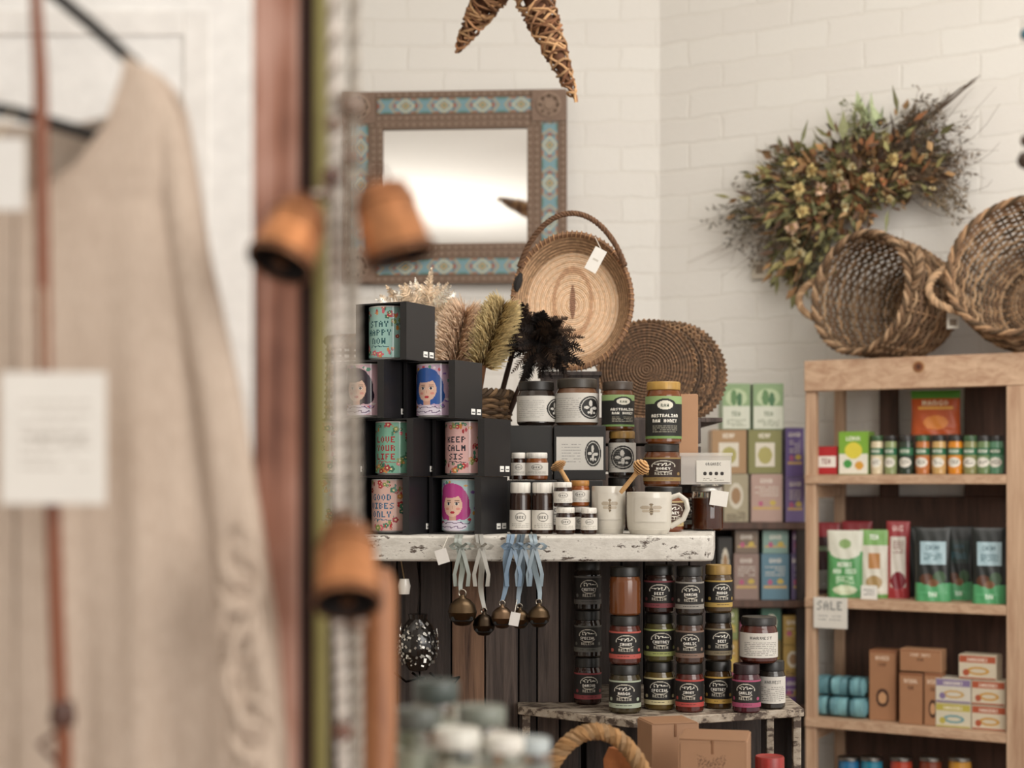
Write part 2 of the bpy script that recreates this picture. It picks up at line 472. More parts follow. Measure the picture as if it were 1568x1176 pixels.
def shelf_unit():
    mb = MB(MS)
    D = .30; U1 = .588; top = 1.706
    zs = [1.366, .998, .640, .28]
    def B(a, b, m): mb.span(a, b, m)
    for u in (0, U1, 1.24):
        w = .032 if u == 0 else .062
        B((u, -.008 if u else 0, 0), (u+w, .03, top-.092), PINE_V)
        B((u, D-.03, 0), (u+w, D, top), BACKW if u else PINE_V)
        for z in zs: B((u+.004, .03, z-.07), (u+.026, D-.03, z-.03), PINE_H)
    B((0, -.010, top-.092), (1.3, .022, top), PINE_H)
    B((0, .022, top-.02), (1.3, D, top-.001), PINE_H)
    for z in zs:
        B((0.0, -.006, z-.028), (1.3, .016, z-.0005), PINE_H)
        B((.002, .016, z-.024), (1.298, D, z), PINE_H)
    B((0, D-.012, .02), (1.3, D, 1.30), BACKW)
    u = ush(1345, .28); B((u, D-.012, 1.30), (u+.06, D, top-.05), BACKW)
    u = ush(1475, .28); B((u, D-.012, 1.30), (1.3, D, top-.05), BACKW)
    T = Matrix.Translation((ush(1408), -.0105, zsh(1408, 562))) @ Matrix.Rotation(rad(90), 4, 'X')
    mb.lathe([(.018, 0), (.014, .0012), (.007, .0016), (0, .001)], MATTE, ['#a88058', '#7a4a2c', '#4a2a18'], 20, T)
    return mb.build('pine_shelf_unit', bevel=.0025)
shelf_unit()
Z1, Z2, Z3, Z4 = 1.3665, .9985, .6405, .2805

def carton(mb, x0, x1, y0, y1, z0, z1, c, cv=None, side=None):
    """carton with printed front (faces -y local)"""
    mb.span((x0, y0, z0), (x1, y1, z1), SATIN, c)
    e = .002
    mb.span((x0+.002, y0+.004, z1), (x1-.002, y1-.002, z1+.0012), SATIN, side or c)
    if cv: mb.flat(cv, (x0+e, y0-.0008, z0+e), (x1-x0-2*e, 0, 0), (0, 0, z1-z0-2*e))
def shelf_carton(name, px0, px1, pyt, zs, v, c, cv=None, d=.06):
    u0, u1 = ush(px0, v), ush(px1, v); h = zsh((px0+px1)/2, pyt, v)-zs
    mb = MB(MS); carton(mb, u0, u1, v, v+d, zs, zs+h, c, cv); return mb.build(name, bevel=.001)

def jarprof(r, h, neck=.86, lid=.16):
    zl = h*(1-lid)
    return [(0, 0), (r*.9, 0), (r, r*.12), (r, zl-r*.42), (r*.96, zl-r*.2), (r*neck, zl-r*.05), (r*neck, zl)], zl
def jar(name, x, y, z, r, h, body, lid, cv=None, lz=(.12, .68), lidmat=None, rz=0, M0=None, lidf=.17, bodymat=None, tag=None, neck=.88, fill=None, span=1.7, labmat=None):
    mb = MB((M0 or Matrix.Identity(4)) @ Matrix.Translation((x, y, z)) @ Matrix.Rotation(rz, 4, 'Z'))
    pr, zl = jarprof(r, h, neck, lidf)
    mb.lathe(pr, bodymat or GLOSS, body, 32)
    if fill: mb.lathe([(0, .003), (r*.9, .003), (r*.93, .008), (r*.93, zl*.82), (0, zl*.82)], GLOSS, fill, 24)
    rl = r*neck*1.07
    def cf(j, k): return lid if (k % 2 or j != 1) else jit(lid, .1)
    mb.lathe([(rl*.96, zl-.001), (rl, zl), (rl, h-.0025), (rl*.95, h-.0005), (rl*.9, h-.0012), (0, h-.0012)], lidmat or SATIN, lid, 40, cf=cf)
    if cv: mb.cyl(cv, (0, 0), r+.0006, h*lz[0], h*lz[1], -span, span, labmat)
    return mb.build(name)

# --------- spice jars, boxes and pouches on the pine shelf
def lab_spice(c, k='#e8e4d8'):
    cv = CV(36, 36, c); cv.rect(0, 0, 36, 12, '#2f6d4a'); cv.text('HERB', 3, '#f2efe4'); cv.ell(18, 24, 10, 8, k); cv.lines(12, 25, 20, 28, '#555044'); return cv
spx = [1343, 1364, 1388, 1413, 1438, 1463, 1486, 1507, 1526]
spc = ['#d8c9a8', '#8f9a6a', '#2c3a2c', '#b9713c', '#c9a468', '#d98a24', '#8a8a5a', '#70885c', '#5c8a6c']
for i, px in enumerate(spx):
    v = .05; u = ush(px, v); h = zsh(px, 667, v)-Z1
    jar('spice_jar', u, v, Z1, .0205 if i > 1 else .018, h, spc[i], '#2c2a28' if i % 3 else '#3c5a3a', lab_spice(spc[i]), M0=MS, lidf=.14, neck=.95)
cv = CV(24, 24, '#b3282c'); cv.rect(0, 8, 24, 18, '#efeae0'); cv.text('TEA', 10, '#7a2020')
shelf_carton('tea_box', 1250, 1281, 684, Z1, .04, '#a82a2a', cv)
cv = CV(40, 50, '#7fae3c'); cv.rect(0, 26, 40, 50, '#e9e6d6'); cv.ell(20, 22, 12, 10, '#e0d24a'); cv.text('LEMON', 5, '#f6f4e4'); cv.ell(12, 38, 6, 5, '#4a9a4a'); cv.ell(28, 40, 6, 5, '#d8a040')
shelf_carton('herbal_tea_box', 1284, 1330, 661, Z1, .045, '#7da045', cv)

def pouch(name, w, h, d, cv, c, M):
    mb = MB(M); nu = cv.W; nv = cv.H; vs = []; cs = []; fs = []
    def th(u, t):
        e = math.sqrt(max(0, 1-(2*u-1)**4))
        b = (1-t)**.6 if t > .12 else 1
        return d/2*e*(.08+.92*b)*(1+.05*math.sin(u*19+t*11))
    for side in (-1, 1):
        off = len(vs)
        for j in range(nv+1):
            t = 1-j/nv
            ww = w*(1-.03*math.sin(t*math.pi))
            for i in range(nu+1):
                u = i/nu; vs.append(((u-.5)*ww, side*th(u, t), h*t))
        for j in range(nv):
            for i in range(nu):
                a = off+j*(nu+1)+i
                if side < 0: fs.append((a+nu+1, a+nu+2, a+1, a)); cs.append(tuple(cv.a[j, i]))
                else: fs.append((a, a+1, a+nu+2, a+nu+1)); cs.append(col(c))
    mb.add(vs, fs, SATIN, cs)
    return mb.build(name, ang=60)
def shelf_pouch(name, px0, px1, pyt, zs, v, cv, c, rz=0, d=.05):
    u0, u1 = ush(px0, v), ush(px1, v); h = zsh((px0+px1)/2, pyt, v)-zs
    return pouch(name, u1-u0, h, d, cv, c, MS @ Matrix.Translation(((u0+u1)/2, v, zs)) @ Matrix.Rotation(rz+.25, 4, 'Z'))
cv = CV(36, 44, '#c9581f'); cv.rect(0, 0, 36, 8, '#5c9a3c'); cv.rect(5, 16, 31, 19, '#f0b050'); cv.text('MANGO', 10, '#f6e6c0'); cv.ell(18, 32, 9, 7, '#e88a30')
mb = MB(MS); mb.span((ush(1392, .17), .13, Z1), (ush(1472, .17), .22, zsh(1430, 666, .17)), BACKW); mb.build('wooden_block')
shelf_pouch('dried_fruit_pouch', 1396, 1470, 598, zsh(1430, 666, .17)+.0005, .175, cv, '#5c9a3c')
def p_green():
    cv = CV(48, 70, '#569a5c'); cv.rect(0, 0, 48, 22, '#d8d8c8'); cv.ell(24, 23, 20, 7, '#d8d8c8'); cv.ell(24, 14, 8, 5, '#8aa86a'); cv.text('HERBS', 33, '#f4f4ea'); cv.text('AND SEED', 40, '#e0ead8'); cv.lines(12, 36, 48, 56, '#cfe0c4'); cv.ell(24, 62, 16, 5, '#cfd8b8'); return cv
def p_white():
    cv = CV(40, 70, '#d8d4c5'); cv.rect(0, 0, 40, 16, '#7fae62'); cv.text('TEA', 5, '#ffffff'); cv.rect(12, 24, 28, 40, '#b98450'); cv.ell(20, 54, 11, 7, '#a88c5c'); cv.rect(0, 66, 40, 70, '#6a9a4c'); return cv
def p_red():
    cv = CV(34, 70, '#a2363a'); cv.rect(6, 14, 28, 60, '#dcd6ca'); cv.ell(17, 54, 11, 8, '#7c1c28'); cv.text('GOJI', 4, '#f2d8d0'); cv.lines(10, 25, 18, 30, '#8a4a40'); return cv
def p_black(lc='#a9c4cc'):
    cv = CV(50, 80, '#1f2321'); cv.rect(7, 15, 43, 40, lc); cv.text('CACAO', 19, '#28505c', k=1); cv.lines(12, 38, 28, 36, '#3a6470'); cv.rect(0, 60, 50, 80, '#54a26c'); cv.ell(16, 56, 10, 6, '#5a3826'); cv.ell(34, 54, 9, 7, '#3e5a3c'); cv.ell(25, 60, 8, 4, '#7a5438'); cv.text('RAW', 70, '#dff0e0'); return cv
def p_dark():
    cv = CV(40, 60, '#3a1c20'); cv.rect(0, 0, 40, 12, '#a03038'); cv.rect(0, 40, 40, 56, '#8a8a84'); cv.rect(4, 20, 36, 24, '#6c7c60'); return cv
shelf_pouch('berry_pouch', 1251, 1287, 800, Z2, .19, p_dark(), '#3a1c20')
shelf_pouch('berry_pouch', 1290, 1335, 798, Z2, .20, p_dark(), '#5a1c20')
shelf_pouch('herb_tea_pouch', 1268, 1321, 812, Z2, .07, p_green(), '#4f9a58')
shelf_pouch('herb_tea_pouch', 1317, 1361, 811, Z2, .10, p_white(), '#b0b8a0')
shelf_pouch('goji_berry_pouch', 1358, 1393, 798, Z2, .12, p_red(), '#b3343a')
shelf_pouch('dark_snack_pouch', 1380, 1412, 806, Z2, .20, CV(24, 40, '#262a26'), '#262a26')
shelf_pouch('cacao_pouch', 1402, 1456, 808, Z2, .06, p_black(), '#1d211f')
shelf_pouch('cacao_pouch', 1447, 1490, 806, Z2, .14, p_black('#2c3a36'), '#1d211f')
shelf_pouch('cacao_pouch', 1489, 1541, 808, Z2, .05, p_black(), '#1d211f')
cv = CV(20, 16, '#eceae2'); cv.lines(3, 17, 4, 13, '#444444', 3)
shelf_carton('price_card', 1318, 1343, 897, Z2, .012, '#eceae2', cv, d=.003)
mb = MB(MS); u0, u1 = ush(1246, -.012), ush(1297, -.012); za, zb = zsh(1270, 962, -.012), zsh(1270, 915, -.012)
cv = CV(40, 34, '#e0dcd2'); cv.text('SALE', 4, '#8a8a86', k=2, x=4); cv.lines(6, 34, 20, 28, '#8a8a86', 4, .7)
mb.span((u0, -.012, za), (u1, -.0075, zb), PAPER, '#e6e4dc'); mb.flat(cv, (u0, -.0128, za), (u1-u0, 0, 0), (0, 0, zb-za)); mb.build('sale_sign')
def wrap(name, px0, px1, y0, y1, v, zoff):
    u0, u1 = ush(px0, v), ush(px1, v); mb = MB(MS)
    w = u1-u0; h = (y1-y0)*ysh(u0, v)/F
    n = 14; pr = []
    for i in range(n+1):
        t = i/n; e = (1 if 0 < i < n else .45)
        ring = []
        for k in range(12):
            a = 2*math.pi*k/12
            q = abs(math.cos(a))**.5*math.copysign(1, math.cos(a)); s_ = abs(math.sin(a))**.5*math.copysign(1, math.sin(a))
            wr = 1+.07*math.sin(i*2.3+k*1.7)
            ring.append((u0+w*t, v+.05+.045*q*e*wr, Z3+zoff+h/2+h/2*s_*e*min(wr, 1.0)))
        pr.append(ring+[ring[0]])
    cs = ['#6f9fa8', '#7cadb4', '#638f98']
    for i in range(n):
        mb.grid([pr[i], pr[i+1]], SATIN, '#20464e' if i % 5 == 4 else R.choice(cs))
    mb.build(name, ang=60)
wrap('wrapped_soap_pack', 1240, 1326, 1068, 1098, .03, 0.001)
wrap('wrapped_soap_pack', 1244, 1324, 1038, 1067, .04, .062)
def kraft_cv(W, H, t1, t2, logo=True):
    cv = CV(W, H, '#a87a58'); cv.text(t1, 6, '#e8d0b8')
    if logo: cv.ell(W/2, H*.68, W*.26, W*.26, '#4a2f22'); cv.ell(W/2, H*.68, W*.16, W*.16, '#c99a70')
    cv.text(t2, 14, '#5a3422'); cv.rect(0, 0, W, 2, '#8f5a3c'); return cv
shelf_carton('kraft_soap_box', 1331, 1372, 996, Z3, .05, '#a07253', kraft_cv(44, 84, 'WOODEN', 'SOAP'), .07)
shelf_carton('kraft_brush_box', 1377, 1413, 1031, Z3, .02, '#966a4c', kraft_cv(44, 60, 'NATURAL', 'RAW', False), .05)
shelf_carton('kraft_brush_box', 1415, 1442, 1031, Z3, .02, '#966a4c', kraft_cv(40, 56, 'NATURAL', 'RAW', True), .05)
mb = MB(MS)
zt = zsh(1414, 1031, .03)+.005
carton(mb, ush(1379, .03), ush(1442, .03), .025, .085, zt, zt+.064, '#b88e6c', kraft_cv(70, 36, 'SOAP NUTS', 'RAW', False)); mb.build('kraft_carton', bevel=.001)
def tin_cv(c1, c2, c3):
    cv = CV(54, 34, c1); cv.rect(0, 0, 54, 10, c2); cv.text('SARDINES', 3, '#f4ecd8'); cv.ell(28, 22, 17, 6, c3); cv.ell(28, 22, 12, 3, c1); cv.ell(10, 25, 5, 5, c2); cv.rect(0, 32, 54, 34, c2); return cv
v = .03; PR = ('#d5cebe', '#857499', '#c8a468'); OR = ('#d4c8b0', '#b0583a', '#c89848'); YG = ('#d5cdb5', '#bcae50', '#6a9aa0')
u0 = ush(1430, v)
r1 = Z3; hh = .071
def tin2(uo, zo, cs, w=.1):
    mb = MB(MS); carton(mb, u0+.008+uo, u0+.008+uo+w, v-.012, v+.06, zo, zo+hh-.002, cs[0], tin_cv(*cs)); mb.build('sardine_tin_box', bevel=.001)
tin2(0, r1, YG); tin2(.102, r1, OR, .096); tin2(0, r1+hh, PR); tin2(.102, r1+hh, OR, .094); tin2(.066, r1+2*hh, OR, .105)
for i, (px, c) in enumerate(((1300, '#2f6f9a'), (1335, '#2d7f98'), (1380, '#b0422c'), (1425, '#7a3a26'), (1470, '#c08a34'))):
    v = .06; u = ush(px, v); jar('tinned_food_can', u, v, Z4, .032, zsh(px, 1158, v)-Z4, c, '#9a9a96', CV(10, 10, c), M0=MS, lidf=.04, neck=.97, lidmat=METAL)

# ---------------------------------------------------------------- big baskets on unit
def big_basket(name, px, R0, H, tilt, rz, v, handles, cols, tagpx=None, roll=0):
    mb = MB()
    prof = [(R0*.70, 0), (R0*.86, H*.15), (R0*.96, H*.45), (R0*.99, H*.75), (R0, H)]
    u = ush(px, v)
    base = MS @ Vector((u, v, 0)); base.z = 1.9
    M = Matrix.Translation(base) @ Matrix.Rotation(rz, 4, 'Z') @ Matrix.Rotation(tilt, 4, 'X') @ Matrix.Rotation(roll, 4, 'Z') @ Matrix.Translation((0, 0, -H*.5))
    wicker(mb, prof, M, 34, 26, cols, .0042, .005)
    for a0 in handles:
        pts = []
        for k in range(7):
            t = k/6; a = a0+(t-.5)*.75
            out = .055*math.sin(math.pi*t)
            pts.append(((R0+out)*math.cos(a), (R0+out)*math.sin(a), H-.02+.03*math.sin(math.pi*t)))
        braid(mb, pts, .010, cols, M, turns=5, n=40)
    zmin = min(v_[2] for v_ in mb.v); dz = 1.7075-zmin
    mb.v = [(a, b, c+dz) for a, b, c in mb.v]
    if tagpx:
        p = M @ Vector(((R0+.012)*math.cos(tagpx), (R0+.012)*math.sin(tagpx), H*.8)); p.z += dz
        mb.tube([p, p+Vector((0, -.01, -.03))], .001, MATTE, '#d8d0c0', 4)
        mb.box(.034, .002, .05, p+Vector((0, -.012, -.055)), PAPER, '#ded9cc'); mb.box(.02, .003, .018, p+Vector((0, -.013, -.062)), PAPER, '#8a7a68')
    mb.build(name)
WK = ('#86694f', '#a08060', '#66503a', '#b09272')
big_basket('wicker_basket', 1368, .178, .30, rad(84), rad(-54), .14, (rad(180), rad(20)), WK, rad(0))
big_basket('wicker_basket', 1582, .205, .26, rad(72), rad(-34), .125, (rad(195), rad(15)), WK, rad(200))

# ---------------------------------------------------------------- bouquet of dried flowers on right wall
def Bq(px, py, off):
    v = WV-off; u = ush(px, v); y = ysh(u, v)
    w = MS @ Vector((u, v, 0)); w.z = ZZ(py, y); return w
def bouquet():
    mb = MB()
    core = Bq(1310, 275, .06)
    def stem(a, b, r=.0016, c='#5c4a38', bend=.03, seg=4):
        mid = (a+b)/2+Vector((R.uniform(-1, 1), R.uniform(-1, .2), R.uniform(-1, 1)))*bend
        pts = [a*(1-t)**2+mid*2*t*(1-t)+b*t*t for t in (0, .2, .4, .6, .8, 1)]
        mb.tube(pts, [r*(1-.6*k/5) for k in range(6)], FIBRE, c, seg=seg); return pts
    def leaf(p, d, l, w, c):
        d = d.normalized(); s = d.cross(Vector((R.uniform(-1, 1), R.uniform(-1, 1), R.uniform(-1, 1)))).normalized()
        n = d.cross(s)
        vs = [p, p+d*l*.4+s*w+n*w*.3, p+d*l+n*w*.4, p+d*l*.4-s*w+n*w*.3, p+d*l*.45-n*w*.2]
        mb.add(vs, [(0, 1, 4), (1, 2, 4), (2, 3, 4), (3, 0, 4)], FIBRE, c)
    def flower(p, r, c, n=9):
        for k in range(n):
            a = 2*math.pi*k/n
            d = Vector((math.cos(a), -.7+R.uniform(-.3, .3), math.sin(a)))
            leaf(p, d, r, r*.45, jit(c))
        mb.lathe([(0, r*.3), (r*.3, r*.15), (r*.3, -r*.1), (0, -r*.2)], FIBRE, '#8a7040', 8, Matrix.Translation(p+Vector((0, -r*.3, 0))) @ Matrix.Rotation(rad(90), 4, 'X'))
    dense = [(1202, 290), (1225, 258), (1240, 315), (1265, 258), (1290, 290), (1300, 240), (1350, 262), (1390, 278), (1400, 235), (1350, 215), (1235, 365), (1260, 340), (1325, 300), (1300, 265), (1365, 250), (1290, 318), (1228, 395), (1200, 330)]
    GR = ['#8a885c', '#9a9462', '#6e6c46', '#aaa06c', '#5a5a3a']; BRN = ['#8e6c4a', '#a88258', '#6b5442', '#57463a', '#bc9a70', '#9c6844']
    for i in range(520):
        cx, cy = R.choice(dense)
        b = Bq(cx+R.gauss(0, 24), cy+R.gauss(0, 18), R.uniform(.02, .15))
        a = core+Vector((R.uniform(-.06, .06), 0, R.uniform(-.04, .04)))
        if i % 4 == 0: stem(a, b, .0014, jit(R.choice(BRN)))
        pal = BRN+GR[:3] if cx > 1270 else GR+BRN[:3]
        for k in range(3):
            leaf(b+Vector((R.gauss(0, .01), R.gauss(0, .01), R.gauss(0, .01))), (b-core)+Vector((R.gauss(0, .12), R.gauss(0, .12), R.gauss(0, .12))), R.uniform(.025, .065), R.uniform(.006, .014), jit(R.choice(pal)))
    for i in range(30):
        cx, cy = R.choice(dense); p = Bq(cx+R.gauss(0, 18), cy+R.gauss(0, 16), R.uniform(.12, .17))
        flower(p, R.uniform(.013, .024), R.choice(['#b8aa80', '#a89a70', '#a07050', '#c4b890', '#8a5c44', '#4a3830', '#b87850']))
    for (x, y) in ((1208, 250), (1242, 262), (1290, 285), (1222, 290), (1330, 275), (1365, 245), (1212, 350), (1228, 325), (1255, 290)):
        flower(Bq(x, y, .17), .026, R.choice(['#d4c694', '#c8b47c', '#ccac90']), 12)
    def spray(x0, y0, x1, y1, n, c, spread=22):
        for i in range(n):
            a = Bq(x0+R.gauss(0, 8), y0+R.gauss(0, 8), .08); b = Bq(x1+R.gauss(0, spread), y1+R.gauss(0, spread), R.uniform(.03, .14))
            pts = stem(a, b, .0014, jit(c), .05)
            for j in range(2, 6):
                for q in range(4):
                    d = (pts[j]-pts[j-1]).normalized()*.6+Vector((R.gauss(0, .6), R.gauss(0, .4), R.gauss(0, .6)))
                    leaf(pts[j]+Vector((R.gauss(0, .006), 0, R.gauss(0, .006))), d, R.uniform(.01, .024), .003, jit(c, .3))
    spray(1230, 280, 1140, 295, 14, '#6a6052', 16); spray(1230, 300, 1120, 345, 30, '#625a4c', 18); spray(1240, 320, 1165, 375, 22, '#6c5e4e', 18)
    spray(1262, 330, 1240, 415, 38, '#66644c', 12); spray(1240, 240, 1185, 235, 8, '#746c54', 14)
    spray(1360, 230, 1440, 205, 34, '#665848', 22); spray(1380, 260, 1458, 262, 40, '#766450', 20); spray(1370, 200, 1425, 168, 18, '#685a48', 16)
    spray(1390, 250, 1462, 315, 28, '#867660', 14); spray(1300, 230, 1315, 180, 12, '#82845a', 12)
    for i in range(10):
        p = Bq(1330+R.gauss(0, 22), 190+R.gauss(0, 8), .1); leaf(p, Vector((R.gauss(0, .4), 0, 1)), .085, .014, jit('#a4ae88'))
    for (x, y) in ((1280, 205), (1290, 215), (1360, 320), (1255, 345), (1375, 175), (1300, 330), (1225, 225)):
        leaf(Bq(x, y, .14), Vector((R.gauss(0, .3), -.2, R.choice((-1, 1)))), .09, .016, '#969870')
    for i in range(9):
        stem(Bq(1350, 230, .07), Bq(1503-i*4+R.gauss(0, 5), 115+i*3, .07), .0028, '#5e4e40', .03, 5)
    for i in range(26):
        a = Bq(1400+R.gauss(0, 10), 250+R.gauss(0, 20), .07); stem(a, Bq(R.uniform(1440, 1535), R.uniform(120, 330), .08), .0012, '#6a5a4a', .10)
    for i in range(20):
        stem(Bq(1230, 330, .07), Bq(R.uniform(1045, 1150), R.uniform(320, 430), .03), .001, '#8a7a68', .09)
    p = Bq(1163, 412, .02)
    mb.box(.05, .003, .06, p, PAPER, '#cfc5b4', rz=-TH); mb.box(.025, .004, .03, p+Vector((0, -.002, 0)), PAPER, '#8a7a68', rz=-TH)
    mb.tube([p+Vector((0, 0, .03)), Bq(1175, 380, .03), Bq(1220, 350, .05)], .001, MATTE, '#8a7868', 4)
    mb.build('dried_flower_bouquet', ang=60)
bouquet()

# ---------------------------------------------------------------- corner shelf with stacked cartons
def corner_shelf():
    mb = MB(); x0, x1, y0, y1 = .50, .905, 4.72, 4.92
    for x in (x0, x1-.03):
        mb.span((x, y0, 0), (x+.03, y0+.03, 1.198), DARKW); mb.span((x, y1-.03, 0), (x+.03, y1, 1.198), DARKW)
    for z in (1.22, .98, .66, .3): mb.span((x0-.005, y0-.005, z-.022), (x1+.004, y1, z), BACKW)
    mb.span((x0, y1-.01, 0), (x1, y1, 1.2), DARKW)
    mb.build('dark_corner_shelf', bevel=.002)
corner_shelf()
def ccart(name, px0, px1, y0, y1, base, yy, c, design):
    a = XX(px0, yy); b = XX(px1, yy); h = (y1-y0)*yy/F
    cv = design(max(16, int((px1-px0)*.8)), max(14, int((y1-y0)*.7)), c)
    mb = MB(); carton(mb, a, b, yy, yy+.09, base, base+h, c, cv); mb.build(name, bevel=.001); return base+h+.0018
def d_leaf(W, H, c):
    cv = CV(W, H, '#cdd0bf'); cv.rect(0, 0, W, H*.5, '#87a075'); cv.ell(W*.5, H*.3, W*.4, H*.2, '#b4c49c'); cv.ell(W*.4, H*.3, W*.12, H*.18, '#5f8354'); cv.ell(W*.62, H*.34, W*.1, H*.16, '#48704a'); cv.text('TEA', int(H*.62), '#5a6a4c'); cv.lines(5, W-5, int(H*.8), H-3, '#8a9078'); return cv
def d_lab(W, H, c):
    cv = CV(W, H, c); cv.ell(W*.5, H*.45, W*.3, H*.28, '#cdc6b4'); cv.ell(W*.5, H*.45, W*.2, H*.18, '#9a7a58'); cv.lines(3, W-3, int(H*.82), H-1, '#4a3a2a'); return cv
def d_win(W, H, c):
    cv = CV(W, H, c); cv.rect(W*.2, H*.3, W*.8, H*.85, '#d6cfbe'); cv.ell(W*.5, H*.58, W*.22, H*.2, '#a8a060'); cv.text('HEMP', 3, '#e4dccb'); return cv
def d_txt(W, H, c):
    cv = CV(W, H, c); cv.text('GOOD', 4, '#e0d8cc'); cv.lines(4, W-4, 13, int(H*.5), '#d0c8bc', 3); cv.rect(2, int(H*.7), W-2, int(H*.76), '#c0a068'); cv.ell(W*.3, H*.62, 3, 3, '#b05a7a'); cv.ell(W*.7, H*.6, 4, 3, '#c0a850'); return cv
Yc = 4.735
b1 = 1.2205
t1 = ccart('tea_carton', 1108, 1146, 722, 795, b1, Yc, '#a2987e', d_lab)
t2 = ccart('tea_carton', 1150, 1198, 722, 795, b1, Yc, '#b09488', d_txt)
t3 = ccart('tea_carton', 1203, 1232, 732, 800, b1, Yc, '#71608c', d_txt)
ccart('tea_carton', 1085, 1106, 722, 795, b1, Yc+.01, '#4a4a44', d_lab)
k1 = ccart('biscuit_carton', 1090, 1143, 650, 717, max(t1, b1), Yc, '#a5845f', d_win)
k2 = ccart('biscuit_carton', 1146, 1197, 650, 717, t2, Yc, '#838150', d_win)
ccart('biscuit_carton', 1203, 1231, 655, 730, t3, Yc, '#665488', d_txt)
ccart('green_tea_carton', 1106, 1149, 578, 648, k1, Yc, '#8aa07c', d_leaf)
ccart('green_tea_carton', 1153, 1200, 578, 648, k2, Yc, '#8aa07c', d_leaf)
b2 = .9805
for i, (a, b, c) in enumerate(((1124, 1162, '#8d776e'), (1166, 1208, '#5e8090'), (1212, 1231, '#625678'))):
    t = ccart('chocolate_box', a, b, 815, 885, b2, Yc, c, d_txt)
    ccart('chocolate_box', a+2, b-1, 885, 920, t, Yc+.005, ('#7a6a5c', '#7f9a90', '#8a6a90')[i], d_txt)
ccart('chocolate_box', 1100, 1121, 830, 925, b2, Yc+.02, '#33302c', d_lab)
b3 = .6605
cols3 = ['#6a5a2c', '#7c8450', '#98583f', '#6c4c84', '#a88a48', '#355a4a', '#84405a', '#5a3a28']
for i in range(4):
    px = 1100+i*33; t = b3
    for j in range(3):
        t = ccart('snack_box', px, px+30, 0, R.choice((44, 48, 40)), t, Yc+.01*(i % 2), R.choice(cols3), R.choice((d_txt, d_lab)))

# ---------------------------------------------------------------- counter
ZT = 1.256
mb = MB()
pts = [(-.42, 2.62), (-.30, 2.595), (-.15, 2.583), (0, 2.578), (.12, 2.577), (.24, 2.58), (.32, 2.586), (.341, 2.60), (.39, 2.95), (.462, 3.55), (-.42, 3.55)]
n = len(pts); vs = []
for z in (ZT-.043, ZT): vs += [(x, y+R.uniform(-.0015, .0015), z) for x, y in pts]
fs = [tuple(range(n))[::-1], tuple(range(n, 2*n))]+[(i, (i+1) % n, n+(i+1) % n, n+i) for i in range(n)]
mb.add(vs, fs, CHIP, '#ffffff'); mb.build('counter_top', bevel=.004)
mb = MB()
mats = [DARKW, DARKW, MIDW, DARKW, DARKW, BROWNW, MIDW, DARKW, MIDW, DARKW]
edges = [-.40, -.34, -.28, -.205, -.165, -.108, -.048, .012, .045, .085, .12]
for k in range(10):
    mb.span((edges[k]+.001, 2.74+R.uniform(-.003, .003), 0), (edges[k+1]-.0015, 2.765, ZT-.043), mats[k])
mb.span((-.398, 2.766, 0), (.122, 2.785, ZT-.044), MATTE, '#1a1512')  # dark backing added to stop light showing through the plank gaps
mb.span((.10, 2.786, 0), (.125, 3.0, ZT-.043), DARKW)
for k in range(6):
    mb.span((.126+k*.044, 2.99, 0), (.125+k*.044+.042, 3.01, ZT-.043), DARKW)
mb.span((.126, 3.011, 0), (.399, 3.025, ZT-.044), MATTE, '#1a1512')  # same added dark backing, blocks light between the planks behind the jars
mb.span((-.40, 2.786, 0), (-.37, 3.5, ZT-.043), DARKW); mb.span((.37, 3.026, 0), (.40, 3.5, ZT-.043), DARKW)
mb.build('plank_counter_base', bevel=.0015)

ZCR = .955
mb = MB(); pts = [(.01, 2.68), (.20, 2.53), (.505, 2.655), (.505, 2.97), (.13, 2.97), (.13, 2.733), (.01, 2.733)]
n = len(pts); vs = [(x, y, z) for z in (ZCR-.014, ZCR) for x, y in pts]
fs = [tuple(range(n))[::-1], tuple(range(n, 2*n))]+[(i, (i+1) % n, n+(i+1) % n, n+i) for i in range(n)]
mb.add(vs, fs, CHIP2, '#ffffff')
for (x, y) in ((.018, 2.685), (.488, 2.665), (.488, 2.945)):
    mb.span((x, y, 0), (x+.014, y+.014, ZCR-.014), CHIP2)
mb.span((.14, 2.90, 0), (.47, 2.92, ZCR-.016), DARKW)
mb.span((.05, 2.70, .45), (.48, 2.72, .47), DARKW)
mb.build('weathered_crate_stand', bevel=.0015)

# ---------------------------------------------------------------- jam jars
def jam_label(acc, word='JAM', bgc='#171412'):
    cv = CV(84, 48, bgc); cv.rect(0, 0, 84, 3, acc); cv.ell(42, 18, 17, 12, '#bcb6a8'); cv.ell(42, 18, 15.5, 10.5, bgc); cv.script(31, 53, 14, 3, '#e4e0d4', 1, len(word))
    cv.rect(24, 19, 60, 26, bgc); cv.text(word, 20, '#eeeae0', k=1)
    cv.text('RELISH', 30, '#bab4a6'); cv.rect(0, 40, 84, 48, acc); cv.lines(28, 56, 43, 46, bgc, 3); cv.ell(18, 33, 3, 3, acc); cv.ell(66, 33, 3, 3, acc); return cv
def white_label():
    cv = CV(76, 42, '#d0ccc3'); cv.text('HARVEST', 6, '#4a4a48'); cv.lines(16, 60, 16, 38, '#77756f', 3); return cv
cols_j = [(900, 2.715), (957, 2.615), (1010, 2.655), (1056, 2.625), (1100, 2.665), (1143, 2.62), (1181, 2.665)]
H1 = .083
accs = [['#8a3a3e', '#a3ac98', '#cfc498', '#ac443e', '#c09a4a', '#a04a68', '#d8d4c8'],
        ['#5a5a54', '#b05248', '#9ca462', '#7a6254', '#7c7058', '#a8503a', '#d8d4c8'],
        ['#5c5a56', None, '#7a3a40', '#8c8880', '#b0924c', None, None]]
